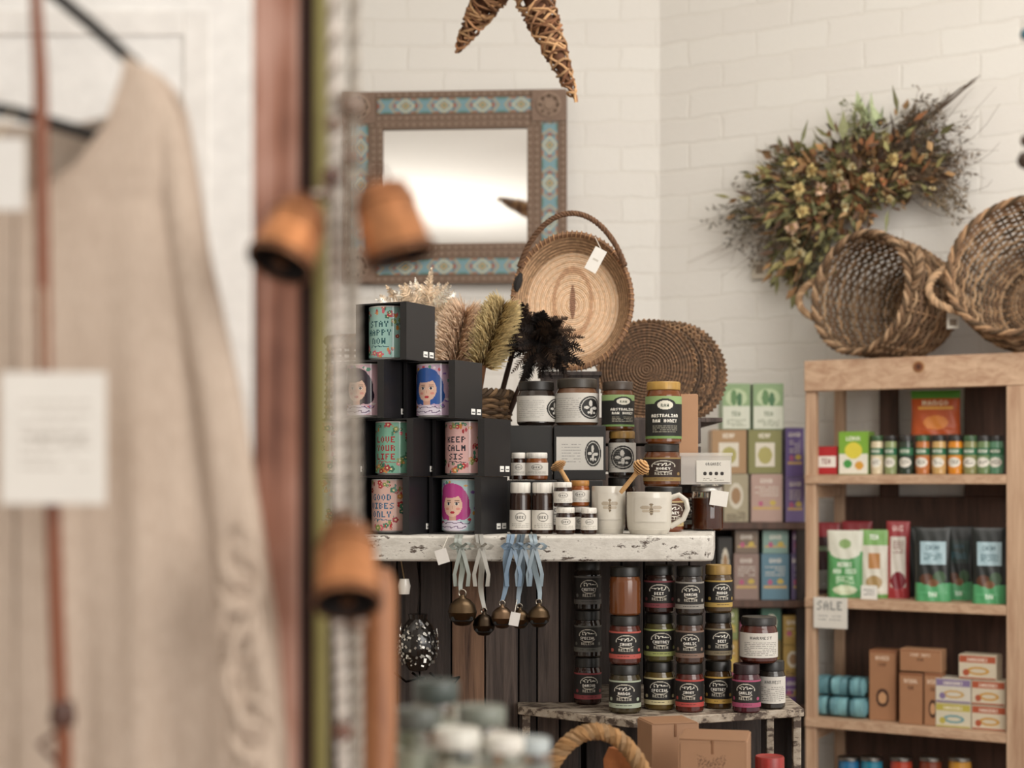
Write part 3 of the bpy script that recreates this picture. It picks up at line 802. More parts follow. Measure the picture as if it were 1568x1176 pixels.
words = ['DAMSON', 'MANGO', 'SPECIAL', 'SMOKY', 'CHUTNEY', 'GARLIC', 'BEET']
bodies = [['#2c1712', '#39301c', '#544420', '#4c2018', '#443018', '#42161f', '#2c2620'], ['#241a14', '#4c2218', '#4c4626', '#3e261a', '#382a1c', '#5a2a1a', '#2a1a12'], ['#1e1814', '#6a3c1e', '#2c1a15', '#2a211c', '#4a3820', None, None]]
for row in range(3):
    for k, (px, y) in enumerate(cols_j):
        if row == 2 and k > 4: continue
        if row == 1 and k in (5, 6): continue
        r = .0268 if k in (1, 2) else .0238
        h = H1-.0008
        if row == 2 and k == 0: h = .088
        z = ZCR+row*H1
        cv = None
        a = accs[row][k]
        if k == 6: cv = white_label()
        elif a: cv = jam_label(a, words[(k+row*2) % 7])
        lid = '#15130f'
        if row == 2 and k == 4: lid = '#92753e'
        if row == 0 and k == 5: lid = '#241215'
        xx = XX(px, y)
        jar('jam_jar', xx, y, z+.0004, r, h, bodies[row][k], lid, cv, (.12, .68), rz=R.uniform(-.25, .25), lidf=.2)
xa = XX(1162, 2.64); jar('chutney_jar', xa, 2.642, ZCR+H1, .032, .078, '#4a2016', '#1c1814', white_label(), (.12, .66), lidf=.18)

# ---------------------------------------------------------------- mugs in black gift boxes
def mug_cv(kind, bg, hair='#2f5fb0', words=('LOVE', 'YOUR', 'TEA')):
    cv = CV(96, 84, bg)
    if kind == 'face':
        for i in range(26):
            a = R.uniform(0, 6.28); cv.ell(48+36*math.cos(a), 40+36*math.sin(a), R.uniform(1.5, 4), R.uniform(1.5, 3.5), R.choice(['#c84a56', '#d8a050', '#5a9a80', '#e8e0e0', '#8a6ab0']))
        cv.ell(48, 38, 25, 30, hair); cv.ell(46, 20, 20, 14, hair); cv.ell(33, 52, 11, 14, hair); cv.ell(64, 52, 11, 14, hair)
        cv.rect(43, 52, 54, 70, '#d4a490'); cv.ell(48, 76, 22, 9, '#e4dcea')
        cv.ell(48, 42, 15, 19, '#e4bda8'); cv.ell(44, 24, 15, 6, hair)
        for x in (42, 55):
            cv.ell(x, 40, 3.2, 2.0, '#f4f0ec'); cv.ell(x, 40, 1.6, 1.8, '#2a2430'); cv.rect(x-3, 37, x+4, 38, '#2a2028'); cv.rect(x-3, 34, x+4, 35, '#5a3a34'); cv.ell(x+(-2 if x < 48 else 2), 48, 3, 2, '#dc9488')
        cv.rect(48, 43, 49, 48, '#c89880'); cv.ell(48.5, 54, 4, 2, '#b82a3a')
        cv.script(22, 74, 71, 3, '#5a3a6a', 1, 2.0); cv.script(26, 70, 78, 2, '#5a3a6a', 1, 4.0)
    else:
        for i in range(64):
            a = R.uniform(0, 6.28); x = 48+34*math.cos(a)+R.gauss(0, 4); y = 41+35*math.sin(a)+R.gauss(0, 3.5)
            c = R.choice(['#b83a42', '#a03038', '#4a8068', '#cf8a48', '#3f6f5c', '#cf6470', '#8a9a58'])
            s_ = R.uniform(1.5, 4.2)
            if R.random() < .5:
                for q in range(5): cv.ell(x+s_*.8*math.cos(q*1.257), y+s_*.8*math.sin(q*1.257), s_*.6, s_*.55, c)
                cv.ell(x, y, s_*.4, s_*.4, '#f0dca8')
            else: cv.ell(x, y, s_*.5, s_*1.1, c)
        for q, (w_, y) in enumerate(zip(words, (24, 38, 52))): cv.text(w_, y, hair, k=2)
        cv.script(34, 62, 66, 2, hair, 1, 1.0)
    cv.rect(0, 0, 96, 1, '#d8d4cc')
    return cv
def mug_box(mpx, y, z, cvs):
    a, b, h = .104, .095, .0995; th = rad(-28)
    cx = XX(mpx+11, y+.05)
    M = Matrix.Translation((cx, y+.062, z)) @ Matrix.Rotation(th, 4, 'Z')
    mb = MB(M); BK = '#19181a'
    t = .0022
    mb.span((-a/2, -b/2, 0), (a/2, b/2, t), SATIN, BK); mb.span((-a/2, -b/2, h-t), (a/2, b/2, h), SATIN, BK)
    mb.span((-a/2, -b/2, t), (-a/2+t, b/2, h-t), SATIN, BK); mb.span((a/2-t, -b/2, t), (a/2, b/2, h-t), SATIN, BK)
    mb.span((-a/2+t, b/2-t, t), (a/2-t, b/2, h-t), SATIN, BK)
    mb.span((-a/2+t, -b/2, t), (-a/2+.007, -b/2+t, h-t), SATIN, BK); mb.span((a/2-.013, -b/2, t), (a/2-t, -b/2+t, h-t), SATIN, BK)
    for q in (0, .020):
        mb.span((a/2, .008+q, .008), (a/2+.0006, .022+q, .018), PAPER, '#e8e6e0')
        mb.span((a/2+.0006, .010+q, .011), (a/2+.0009, .020+q, .013), PAPER, '#555555')
    r = .0355; zb = t+.0006; mh = .0925; c0 = (-.008, -.0075)
    T = Matrix.Translation((c0[0], c0[1], zb))
    mb.lathe([(0, 0), (r*.9, 0), (r, .004), (r, mh), (r-.003, mh), (r-.003, .006), (0, .006)], GLOSS, '#e0dcd6', 40, T)
    mb.tube([Vector((c0[0]+x_, c0[1]+.030+y_, zb+z_)) for x_, y_, z_ in ((0, 0, .075), (.003, .014, .075), (.005, .020, .05), (.003, .015, .025), (0, 0, .02))], .004, GLOSS, '#e0dcd6', 8)
    mb.cyl(cvs, c0, r+.0006, zb+.003, zb+mh-.001, -1.65, 1.65, GLOSS)
    mb.build('boxed_mug')
yb = 2.632
rows = [(ZT+.0003, [(598, mug_cv('flor', '#d9b3a8', '#3a6a8a', ('GOOD', 'VIBES', 'ONLY'))), (706, mug_cv('face', '#b4ced2', '#b8428a'))]),
        (ZT+.1003, [(604, mug_cv('flor', '#80b8a0', '#a8323c', ('LOVE', 'YOUR', 'LIFE'))), (711, mug_cv('flor', '#deb2ae', '#2a2a34', ('KEEP', 'CALM', 'SIS')))]),
        (ZT+.2003, [(560, mug_cv('face', '#d8b4c0', '#2a2030')), (667, mug_cv('face', '#ccb0ca', '#305aa4'))]),
        (ZT+.3003, [(594, mug_cv('flor', '#9cc4bc', '#2a5a60', ('STAY', 'HAPPY', 'NOW')))])]
for z, its in rows:
    for px, cvs in its: mug_box(px, yb, z, cvs)
mug_box(492, yb, ZT+.0003, mug_cv('flor', '#b8c8d8', '#3a3a5a')); mug_box(498, yb, ZT+.1003, mug_cv('flor', '#e0c8b0', '#3a3a5a'))

# ---------------------------------------------------------------- honey, tins, small jars
BK = '#1b1713'
def logo_cv(W=120, H=56, lx=.74):
    cv = CV(W, H, '#c6c2ba'); cx = W*lx; r = H*.40
    cv.ell(cx, H*.5, r, r, '#1c1a18'); cv.ell(cx, H*.5, r*.86, r*.86, '#c6c2ba'); cv.ell(cx, H*.5, r*.80, r*.80, '#1c1a18')
    for (dx, dy, a, b) in ((-.05, -.35, .16, .28), (-.4, .0, .24, .12), (.35, .05, .28, .13), (0, .3, .13, .3), (-.25, .42, .12, .1), (.3, .45, .12, .1)):
        cv.ell(cx+dx*r, H*.5+dy*r, a*r, b*r, '#c6c2ba')
    cv.lines(int(W*.12), int(W*.52), 10, H-8, '#8a8884', 4)
    return cv
def plain_box(name, x0, x1, y0, y1, z0, z1, c, cv=None):
    mb = MB(); carton(mb, x0, x1, y0, y1, z0, z1-.0014, c, cv); return mb.build(name, bevel=.001)
plain_box('black_gift_box', XX(776, 2.82), XX(852, 2.82), 2.775, 2.95, ZT+.0003, 1.35, '#1b1917')
plain_box('black_gift_box', XX(854, 2.82), XX(922, 2.82), 2.80, 2.95, ZT+.0003, 1.35, '#1b1917')
plain_box('labelled_gift_box', XX(780, 2.88), XX(845, 2.88), 2.86, 2.98, 1.3505, 1.452, '#211f1c', None)
cv = CV(112, 72, '#1a1715'); lc = logo_cv(106, 46, .78); cv.a[14:60, 3:109] = lc.a
plain_box('labelled_gift_box', XX(848, 2.86), XX(927, 2.86), 2.85, 2.96, 1.3505, 1.452, '#1a1715', cv)
jar('preserve_jar', XX(821, 2.9), 2.90, 1.4527, .036, .083, '#241a14', BK, logo_cv(), (.08, .66), rz=.35, lidf=.2, span=1.9)
jar('preserve_jar', XX(884, 2.88), 2.90, 1.4527, .0405, .088, '#6a4a34', '#3a342c', logo_cv(130, 56, .66), (.06, .68), rz=.1, lidf=.2, span=1.8)
def honey_cv():
    cv = CV(84, 66, '#15140f'); cv.rect(0, 0, 84, 12, '#8aa46c'); cv.ell(42, 15, 16, 11, '#15140f'); cv.ell(42, 14, 11, 7, '#d8d4c4')
    cv.text('RAW', 12, '#33402a', k=1); cv.text('AUSTRALIAN', 28, '#f4f0e4', k=1); cv.text('RAW HONEY', 36, '#f4f0e4'); cv.lines(24, 60, 46, 58, '#a8a290', 3); cv.rect(0, 62, 84, 66, '#6f8f50'); return cv
x1 = XX(952, 2.88)
jar('honey_jar', x1, 2.88, ZT+.0003, .027, .099, '#2a160c', BK, None)
jar('preserve_jar', x1, 2.875, 1.3557, .0255, .086, '#20150e', '#8a6a34', logo_cv(76, 60, .5), (.1, .74), lidf=.16, span=1.5)
jar('honey_jar', XX(946, 2.88), 2.88, 1.4422, .0305, .092, '#5a3416', '#3a2e24', honey_cv(), (.08, .72), rz=.3)
x2 = XX(1016, 2.80)
jar('honey_jar', x2, 2.80, ZT+.0003, .036, .082, '#6a3210', BK, jam_label('#a89468', 'HONEY', '#3a2010'), rz=.4)
jar('honey_jar', x2-.003, 2.80, 1.3387, .0335, .0765, '#5c300f', BK, jam_label('#8a7040', 'HONEY', '#2a180e'))
jar('honey_jar', x2, 2.80, 1.4157, .0325, .113, '#6a3812', '#a4803c', honey_cv(), (.08, .76), lidf=.13)
def sm_cv():
    cv = CV(60, 34, '#d4cfc6'); cv.ell(30, 12, 9, 8, '#8a867e'); cv.ell(30, 12, 7.5, 6.5, '#d4cfc6'); cv.text('BEE', 10, '#3a3834'); cv.lines(14, 46, 23, 32, '#8f8b82', 3); return cv
def small(px, y, z, w, h, lid='#ddd8cf', bodyc='#2a170e', l=(.16, .62), lf=.2, nm='balm_jar'):
    jar(nm, XX(px, y), y, z, w/2, h, bodyc, lid, sm_cv(), l, lidf=lf, neck=.9)
small(797, 2.68, ZT+.0003, .037, .090, l=(.08, .46), lf=.2, nm='syrup_bottle'); small(831, 2.675, ZT+.0003, .037, .090, l=(.08, .46), lf=.2, nm='syrup_bottle')
small(866, 2.662, ZT+.0003, .033, .047); small(902, 2.665, ZT+.0003, .028, .046)
small(862, 2.664, ZT+.0478, .032, .043); small(888, 2.71, ZT+.0478, .034, .046, lid='#a8763c', bodyc='#8a4a1c')
small(890, 2.712, ZT+.0003, .034, .047)
small(794, 2.80, 1.3503, .026, .050); small(822, 2.80, 1.3503, .040, .050, bodyc='#7a4420')
small(850, 2.74, ZT+.0003, .030, .090, bodyc='#3a2014')
def bee_mug(px, y, r, h, handle):
    mb = MB(Matrix.Translation((XX(px, y), y, ZT+.0003)))
    C = '#c6c0b4'
    mb.lathe([(0, 0), (r*.82, 0), (r*.86, .003), (r*.96, .012), (r, h*.5), (r*.99, h-.002), (r*.97, h), (r*.94, h-.002), (r*.93, .008), (0, .006)], GLOSS, C, 48)
    cv = CV(52, 40, C)
    for (a, b, c_, d, e) in ((26, 21, 3, 8, '#8a7a62'), (17, 16, 8, 3.2, '#a89c8a'), (35, 16, 8, 3.2, '#a89c8a'), (18, 22, 6, 2.4, '#b0a492'), (34, 22, 6, 2.4, '#b0a492'), (26, 11, 2.8, 2.4, '#7a6a54')): cv.ell(a, b, c_, d, e)
    for q in (18, 22, 26): cv.rect(24, q, 29, q+1, '#4a3c2c')
    mb.cyl(cv, (0, 0), r+.0006, h*.3, h*.86, -.75, .75, GLOSS)
    if handle:
        mb.tube([(r*.95, 0, h*.86), (r+.012, -.002, h*.93), (r+.024, -.003, h*.80), (r+.027, -.003, h*.6), (r+.020, -.002, h*.36), (r*.93, 0, h*.17)], .0048, GLOSS, C, 10)
    else:
        mb.tube([(-.004, r*.93, h*.82), (-.006, r+.018, h*.8), (-.008, r+.026, h*.55), (-.006, r+.015, h*.3), (-.004, r*.93, h*.2)], .0048, GLOSS, C, 10)
    mb.build('stoneware_mug', ang=60)
bee_mug(932, 2.70, .0300, .083, False); bee_mug(994, 2.67, .0395, .073, True)
def dipper(a, b, name='honey_dipper'):
    a, b = Vector(a), Vector(b); d = b-a; l = d.length
    q = d.to_track_quat('Z', 'Y').to_matrix().to_4x4()
    pr = [(0, 0), (.0035, .001), (.0042, .01), (.0038, l*.55), (.0045, l*.62)]
    for k in range(6):
        z = l*.64+k*l*.055; rr = .0135*math.sin(math.pi*(k+1)/7.5)+.002
        pr += [(.004, z), (rr, z+.001), (rr, z+l*.03), (.004, z+l*.035)]
    pr += [(.004, l-.001), (0, l)]
    mb = MB(Matrix.Translation(a) @ q); mb.lathe(pr, FIBRE, '#c49a68', 20); mb.build(name, ang=30)
dipper((XX(950, 2.66), 2.662, ZZ(755, 2.66)), (XX(990, 2.63), 2.64, ZZ(706, 2.63)))
dipper((XX(872, 2.72), 2.735, ZZ(742, 2.72)), (XX(852, 2.70), 2.73, ZZ(706, 2.70)))
jar('amber_glass_jar', XX(1083, 2.86), 2.86, ZT+.0003, .029, .083, '#b9b0a4', '#c8c4bc', None, bodymat=GLASS, lidmat=METAL, fill='#7a3a14', lidf=.12, neck=.95)
jar('amber_glass_jar', XX(1052, 2.90), 2.925, ZT+.0003, .026, .085, '#4a2412', BK, jam_label('#8a8a80', 'HONEY', '#22120c'))
mb = MB(Matrix.Translation((XX(1083, 2.83), 2.85, 1.342)) @ Matrix.Rotation(rad(-6), 4, 'Z'))
mb.span((-.045, -.035, 0), (.045, .035, .002), CLEARP, '#d8d4cc')
for (a, b) in (((-.046, -.036, 0), (.046, -.0345, .052)), ((-.046, .0345, 0), (.046, .036, .052)), ((-.046, -.036, 0), (-.0445, .036, .052)), ((.0445, -.036, 0), (.046, .036, .052))): mb.span(a, b, CLEARP, '#e4e0d8')
mb.span((-.048, -.038, .052), (.048, .038, .058), CLEARP, '#e8e4dc')
mb.span((-.04, -.03, .002), (.04, .03, .034), GLOSS, '#6a3c22')
cv = CV(60, 38, '#d6d2c8'); cv.text('ORGANIC', 4, '#2a2a28')
for k in range(4): cv.ell(15+k*10, 23, 3.4, 3.4, '#2c2622')
cv.lines(12, 48, 31, 35, '#8a8478', 3)
mb.flat(cv, (-.018, -.0375, .004), (.062, 0, 0), (0, 0, .040)); mb.build('clear_honeycomb_box')
mb = MB(); p = P(1101, 763, 2.81); mb.box(.032, .001, .028, p, PAPER, '#dcd8d0', ry=.15); mb.tube([p+Vector((0, 0, .012)), p+Vector((-.006, .02, .03))], .0007, MATTE, '#8a8278', 4); mb.build('price_tag')
plain_box('kraft_card', XX(1040, 2.9), XX(1069, 2.9), 2.9, 2.903, 1.3413, ZZ(603, 2.9), '#a67c58')

# ---------------------------------------------------------------- riser crate, placemats, tray, duster basket
mb = MB(); zc = 1.478
for k in range(4):
    z0 = ZT+.0005+k*.056; mb.span((.05, 3.13, z0), (.385, 3.145, z0+.05), MIDW); mb.span((.05, 3.50, z0), (.385, 3.515, z0+.05), MIDW)
    mb.span((.05, 3.145, z0), (.062, 3.50, z0+.05), MIDW); mb.span((.373, 3.145, z0), (.385, 3.50, z0+.05), MIDW)
for k in range(6): mb.span((.05, 3.135+k*.064, zc-.002-.008), (.43, 3.135+k*.064+.06, zc-.0005), MIDW)
for x in (.064, .355): mb.span((x, 3.147, ZT+.0005), (x+.018, 3.165, zc-.011), MIDW)
mb.build('wooden_crate', bevel=.0015)
mb = MB(); mb.span((.06, 3.17, zc), (.18, 3.27, 1.566), DARKW); mb.span((.055, 3.165, 1.566), (.185, 3.275, 1.574), DARKW); mb.build('small_wooden_riser')

def placemat(px, py, y, r, rz, lean, tone):
    c = P(px, py, y)
    M = Matrix.Translation(c) @ Matrix.Rotation(rz, 4, 'Z') @ Matrix.Rotation(rad(90)-lean, 4, 'X')
    pr = []; n = 17
    pr.append((0, 0))
    for k in range(n):
        a = r*(k+.1)/n; b = r*(k+.9)/n
        pr += [(a, .001), ((a+b)/2, .0032), (b, .001)]
    pr += [(r, -.003), (0, -.003)]
    mb = MB()
    def cf(j, k):
        b = ('#5c4532', '#654c37', '#523e2d', '#6e543d')[(k+(j//3)*2) % 4]
        return tuple(int(x*tone*(1.2 if j//3 > 15 else 1)) for x in jit(b, .2))
    mb.lathe(pr, FIBRE, '#5c4029', 90, M, cf=cf)
    for k in range(60):
        a = 2*math.pi*k/60; b = a+.12
        mb.tube([((r-.005)*math.cos(a), (r-.005)*math.sin(a), 0), ((r+.001)*math.cos((a+b)/2), (r+.001)*math.sin((a+b)/2), .004), ((r-.004)*math.cos(b), (r-.004)*math.sin(b), 0)], .0026, FIBRE, jit('#7c6046', .25), 5, M=M)
    zmin = min(v_[2] for v_ in mb.v); dz = zc+.0005-zmin; mb.v = [(a, b, c_+dz) for a, b, c_ in mb.v]
    mb.build('woven_placemat')
for i, (px, y, rz, tn) in enumerate(((990, 3.31, rad(-10), 1.0), (1005, 3.345, rad(-2), .78), (1019, 3.385, rad(6), .95), (1032, 3.425, rad(12), .78), (1042, 3.465, rad(18), .95))):
    placemat(px, 570, y, (.108, .109, .110, .112, .113)[i], rz, rad(7), tn)

def tray():
    y = 3.215; c = P(876, 468, y)
    M = Matrix.Translation(c) @ Matrix.Rotation(rad(-4), 4, 'Z') @ Matrix.Rotation(rad(82), 4, 'X')
    rx = .121
    mb = MB(); pr = []
    n = 26
    for k in range(n):
        a = rx*.80*(k/n); b = rx*.80*((k+1)/n)
        pr += [(a+.0002, -.036), ((a+b)/2, -.0342)]
    for k in range(12):
        t = k/12; pr += [(rx*(.80+.20*t), -.036+.036*t**1.2), (rx*(.80+.20*t)+.0035, -.034+.036*t**1.2)]
    pr += [(rx+.003, .002), (rx+.004, -.003)]
    pr += [(rx*.83, -.041), (0, -.041)]
    def cf(j, k):
        if j >= len(pr)-3: return '#a9845f'
        r = pr[j][0]; a = 2*math.pi*(k+.5)/96; x = r*math.cos(a)/rx; y_ = r*math.sin(a)*1.17/rx
        ring = j//2
        e1 = (x/.045)**2+((y_-.05)/.30)**2
        e2 = (x/.32)**2+((y_-.05)/.58)**2
        if e1 < 1: return jit('#94705a', .1)
        if abs(math.sqrt(e2)-1) < .10: return jit('#bf9a7a', .06)
        if ring < 26:
            return jit('#dcc0a2' if ring % 3 else '#d0ae8c', .05)
        return jit('#8a6c50' if ring % 2 else '#ae8c6a', .12)
    mb.lathe(pr, FIBRE, '#c39c78', 96, M, sy=1.17, cf=cf)
    n = 120
    pts = [((rx+.003)*math.cos(2*math.pi*k/n), (rx+.003)*1.165*math.sin(2*math.pi*k/n), .001) for k in range(n)]
    mb.tube(pts, .0055, FIBRE, '#7a5a42', 6, closed=True, M=M)
    for k in range(80):
        a = 2*math.pi*k/80
        mb.tube([((rx+.003+.0065*math.cos(w))*math.cos(a+w*.006), (rx+.003+.0065*math.cos(w))*1.165*math.sin(a+w*.006), .001+.0065*math.sin(w)) for w in (-1.8, -.6, .6, 1.8, 2.8)], .0013, FIBRE, jit('#a07a56', .2), 4, M=M)
    hp = []
    for k in range(9):
        t = k/8; a = rad(150-t*120)
        hp.append(((rx+.004)*math.cos(a)*1.02, (rx*1.165)*math.sin(a)*(1.02)+.026*math.sin(math.pi*t), .012+.05*math.sin(math.pi*t)))
    braid(mb, hp, .0055, ('#6a4c36', '#7d5a40', '#543a28'), M, turns=14, n=80)
    mb.tube([((rx-.002)*math.cos(a), (rx-.002)*1.16*math.sin(a), .004) for a in (2.7, 2.8, 2.9, 3.0)], [.004, .009, .009, .004], FIBRE, '#1c1714', 8, M=M)
    zmin = min(v_[2] for v_ in mb.v); dz = 1.5745-zmin; mb.v = [(a, b, c_+dz) for a, b, c_ in mb.v]
    p = P(912, 398, 3.13); mb.box(.026, .0015, .05, p, PAPER, '#d8d4cc', ry=rad(28)); mb.box(.012, .002, .004, p, PAPER, '#b8b2a6', ry=rad(28))
    mb.tube([p+Vector((.012, 0, .02)), p+Vector((.0, .02, .05))], .0008, MATTE, '#d0c8bc', 4)
    mb.build('oval_woven_tray')
tray()

DBY = 3.10; dbx = XX(700, DBY)
mb = MB(); wicker(mb, [(.080, 0), (.095, .1), (.108, .18), (.112, .26)], Matrix.Translation((dbx-.004, DBY-.012, ZT+.005)), 30, 40, ('#6a5038', '#8a6c4c', '#54402c'), .0034, .003)
mb.build('wicker_storage_basket')
mb = MB(); wicker(mb, [(.07, 0), (.085, .08), (.09, .18), (.085, .39)], Matrix.Translation((XX(566, 3.3)-.01, 3.34, ZT+.005)), 24, 50, ('#7a6048', '#9a7c5c', '#645038'), .0034, .003)
mb.build('wicker_storage_basket')

def plume(mb, p, d, l, w, c, droop=.15, nb=22):
    d = d.normalized(); s = d.cross(Vector((0, -1, .2))).normalized(); side = Vector((d.x, d.y, 0))
    sp_ = []
    for k in range(nb):
        t = k/(nb-1); sp_.append(p+d*l*t+(side*.25+Vector((0, 0, -1)))*droop*l*t*t)
    mb.tube(sp_, [max(.0003, .0009*(1-k/nb)) for k in range(nb)], FEATH, jit(c, .1), 3)
    for k in range(2, nb):
        t = k/(nb-1); ww = w*math.sin(math.pi*min(1, .15+.8*t))
        for sg in (-1, 1):
            b = sp_[k]; q = b+s*sg*ww*R.uniform(.75, 1.1)+d*ww*R.uniform(.5, .9)+Vector((0, R.gauss(0, .004), -.15*ww))
            m_ = d*.0022
            mb.add([b-m_, b+m_, q+m_*.3, q-m_*.3], [(0, 1, 2, 3)], FEATH, jit(c, .18))
def duster(name, ctr, root, n, cols, l=(.05, .08), w=.012, bias=(0, 0, .4), handle='#8a5a34', droop=.15):
    mb = MB(); ctr = Vector(ctr)
    mb.tube([Vector(root), ctr], [.006, .005], MATTE, handle, 8)
    for i in range(n):
        d = Vector((R.gauss(0, 1), R.gauss(0, 1), R.gauss(0, 1))).normalized()+Vector(bias)
        plume(mb, ctr+Vector((R.gauss(0, .006), R.gauss(0, .006), R.gauss(0, .006))), d, R.uniform(*l), w*R.uniform(.7, 1.2), R.choice(cols), droop)
    return mb.build(name, ang=80)
rb = lambda dx, dy: (dbx+dx, DBY+dy, ZT+.12)
CRM = ['#e4d0b8', '#f0e4d4', '#d4bca0', '#f2eadc']
duster('feather_duster', P(648, 488, 3.12), rb(-.02, .03), 70, CRM, (.07, .112), .013, (-.15, 0, .9), droop=.1)
duster('feather_duster', P(615, 490, 3.18), rb(-.05, .02), 36, CRM, (.05, .09), .011, (-.5, 0, .8), droop=.1)
def bristle(name, a, b, rr, root, cols, n=1700, tipc=None, fan=.3, jt=.13):
    mb = MB(); a, b = Vector(a), Vector(b); ax = (b-a).normalized(); up = Vector((0, -1, 0)); w = ax.cross(up).normalized()
    mb.tube([Vector(root), a, b], [.007, .009, .006], MATTE, '#6a4428', 10)
    for i in range(n):
        t = R.random(); an = R.uniform(0, 2*math.pi); p = a+(b-a)*t
        d = (up*math.cos(an)+w*math.sin(an)+ax*R.uniform(fan*.3, fan*1.4)+Vector((R.gauss(0, jt), R.gauss(0, jt), R.gauss(0, jt)))).normalized()
        l = rr*(.65+.4*math.sin(math.pi*min(1, .15+.8*t)))*R.uniform(.75, 1.1)
        s = ax*.0010
        mid = p+d*l*.6; tip = p+d*l+ax*l*.12+Vector((R.gauss(0, .002), 0, R.gauss(0, .002)))
        c = R.choice(cols); c2 = tipc or c
        mb.add([p-s, p+s, mid+s*1.3, mid-s*1.3, tip+s*.6, tip-s*.6], [(0, 1, 2, 3), (3, 2, 4, 5)], FEATH, [col(jit(c, .2)), col(jit(c2, .15))])
    mb.build(name, ang=80)
bristle('bristle_duster', P(695, 566, 3.03), P(712, 478, 3.0), .050, rb(-.01, -.01), ['#d0a888', '#c09676', '#dcb898'], 3600, '#e8ccb0', .5, .3)
bristle('bristle_duster', P(738, 560, 3.0), P(772, 466, 2.98), .044, rb(.02, 0), ['#a88a58', '#86693f', '#6e5434'], 3600, '#cdb888')
BLK = ['#1d1714', '#2c221c', '#16110f', '#3f3025']
duster('ostrich_feather_duster', P(826, 520, 3.02), rb(.06, 0), 120, BLK, (.05, .09), .014, (.15, -.2, .15), '#3a2418', .22)
duster('ostrich_feather_duster', P(794, 505, 3.05), rb(.05, .03), 60, BLK, (.045, .072), .012, (.1, -.2, .3), '#3a2418', .2)

# ---------------------------------------------------------------- wicker star
def star():
    mb = MB(); Y = 3.5; c = P(790, -75, Y)
    tips = [P(882, 157, Y-.02), P(699, 80, Y+.16), P(600, -130, Y+.05), P(760, -300, Y-.02), P(960, -190, Y)]
    cl = ['#8f6545', '#ab805c', '#6f4a30', '#ba9268']
    for ti in tips:
        d = ti-c; l = d.length; q = Matrix.Translation(c) @ d.to_track_quat('Z', 'Y').to_matrix().to_4x4()
        R0 = .052
        mb.lathe([(R0*.55, 0), (R0*.5, l*.3), (R0*.32, l*.7), (.003, l*.97), (0, l)], FIBRE, '#5c3a24', 12, q)
        for k in range(26):
            ph = R.uniform(0, 6.28); t0 = R.uniform(0, .6); t1 = min(1, t0+R.uniform(.25, .5)); tw = R.uniform(3, 10)*R.choice((-1, 1)); pts = []
            for j in range(14):
                t = t0+(t1-t0)*j/13; rr = R0*(1-t)**.75*R.uniform(.85, 1.12)+.003; a = ph+tw*(t-t0)*3
                pts.append((rr*math.cos(a), rr*math.sin(a), l*t))
            mb.tube(pts, R.uniform(.002, .0038), FIBRE, jit(R.choice(cl)), 5, M=q)
        for k in range(16):
            t = k/16; rr = R0*(1-t)**.75+.004; pts = [(rr*math.cos(a), rr*math.sin(a), l*t+.004*math.sin(a*2+k)) for a in [2*math.pi*i/12 for i in range(12)]]
            mb.tube(pts, .003, FIBRE, jit(R.choice(cl)), 5, closed=True, M=q)
    mb.tube([P(760, -300, Y-.02), Vector((XX(760, Y), Y, 3.3))], .002, FIBRE, '#8a6a4a', 5)
    mb.build('hanging_rattan_star', ang=60)
star()

# ---------------------------------------------------------------- ribbon bells on counter edge
def ribbon(mb, pts, w, c):
    pts = [Vector(p) for p in pts]; rows_ = []
    for i, p in enumerate(pts):
        a = .5*math.sin(i*.8); s = Vector((math.cos(a), math.sin(a)*.8, 0))*w
        rows_.append([p-s, p+s])
    mb.grid(rows_, SATIN, c)
def jingle(name, px, py, r, tpx, rc, y=2.545, col_='#5a4a38'):
    mb = MB(); c = P(px, py, y); rm = r*y/F
    pr = [(0, -rm), (rm*.5, -rm*.9), (rm*.9, -rm*.45), (rm, -rm*.05), (rm*1.03, 0), (rm, rm*.05), (rm*.88, rm*.5), (rm*.5, rm*.88), (rm*.2, rm), (rm*.16, rm*1.2), (0, rm*1.25)]
    mb.lathe(pr, METAL, col_, 28, Matrix.Translation(c))
    mb.box(rm*1.3, rm*.06, rm*.1, c+Vector((0, -rm*.78, -rm*.55)), MATTE, '#0c0a08', rx=.6)
    for sx_ in (-1, 1): mb.lathe([(0, .002), (rm*.16, .001), (rm*.16, -.001)], MATTE, '#0c0a08', 10, Matrix.Translation(c+Vector((sx_*rm*.62, -rm*.68, -rm*.42))) @ Matrix.Rotation(rad(90), 4, 'X'))
    n = 16
    mb.tube([c+Vector((rm*.25*math.cos(a), 0, rm*1.3+rm*.25*math.sin(a))) for a in [2*math.pi*k/n for k in range(n)]], .0012, METAL, '#8a8378', 5, closed=True)
    top = Vector((XX(tpx, 2.57), 2.572, ZT+.0015)); b = c+Vector((0, 0, rm*1.5))
    for dx in (-.003, .004):
        pts = [Vector((top.x+dx, 2.61, ZT+.002)), Vector((top.x+dx, 2.568, ZT+.003))]
        for k in range(1, 10):
            t = k/9; pts.append(Vector((top.x+(b.x-top.x)*t+dx*(1-t)+.003*math.sin(t*7+px), y+.01*(1-t), top.z+(b.z-top.z)*t)))
        ribbon(mb, pts, .0035, rc)
    k0 = P(tpx+4, 838, 2.55)
    for sg in (-1, 1):
        ribbon(mb, [k0, k0+Vector((sg*.010, -.004, .008)), k0+Vector((sg*.018, -.002, .002)), k0+Vector((sg*.012, 0, -.004)), k0], .004, rc)
        ribbon(mb, [k0, k0+Vector((sg*.006, -.003, -.02)), k0+Vector((sg*.012, -.002, -.045)), k0+Vector((sg*.010, 0, -.065))], .0035, rc)
    mb.build(name, ang=60)
jingle('ribbon_jingle_bell', 708, 937, 22, 703, '#848a82'); jingle('ribbon_jingle_bell', 741, 957, 17, 733, '#96938a', 2.56, '#40362c')
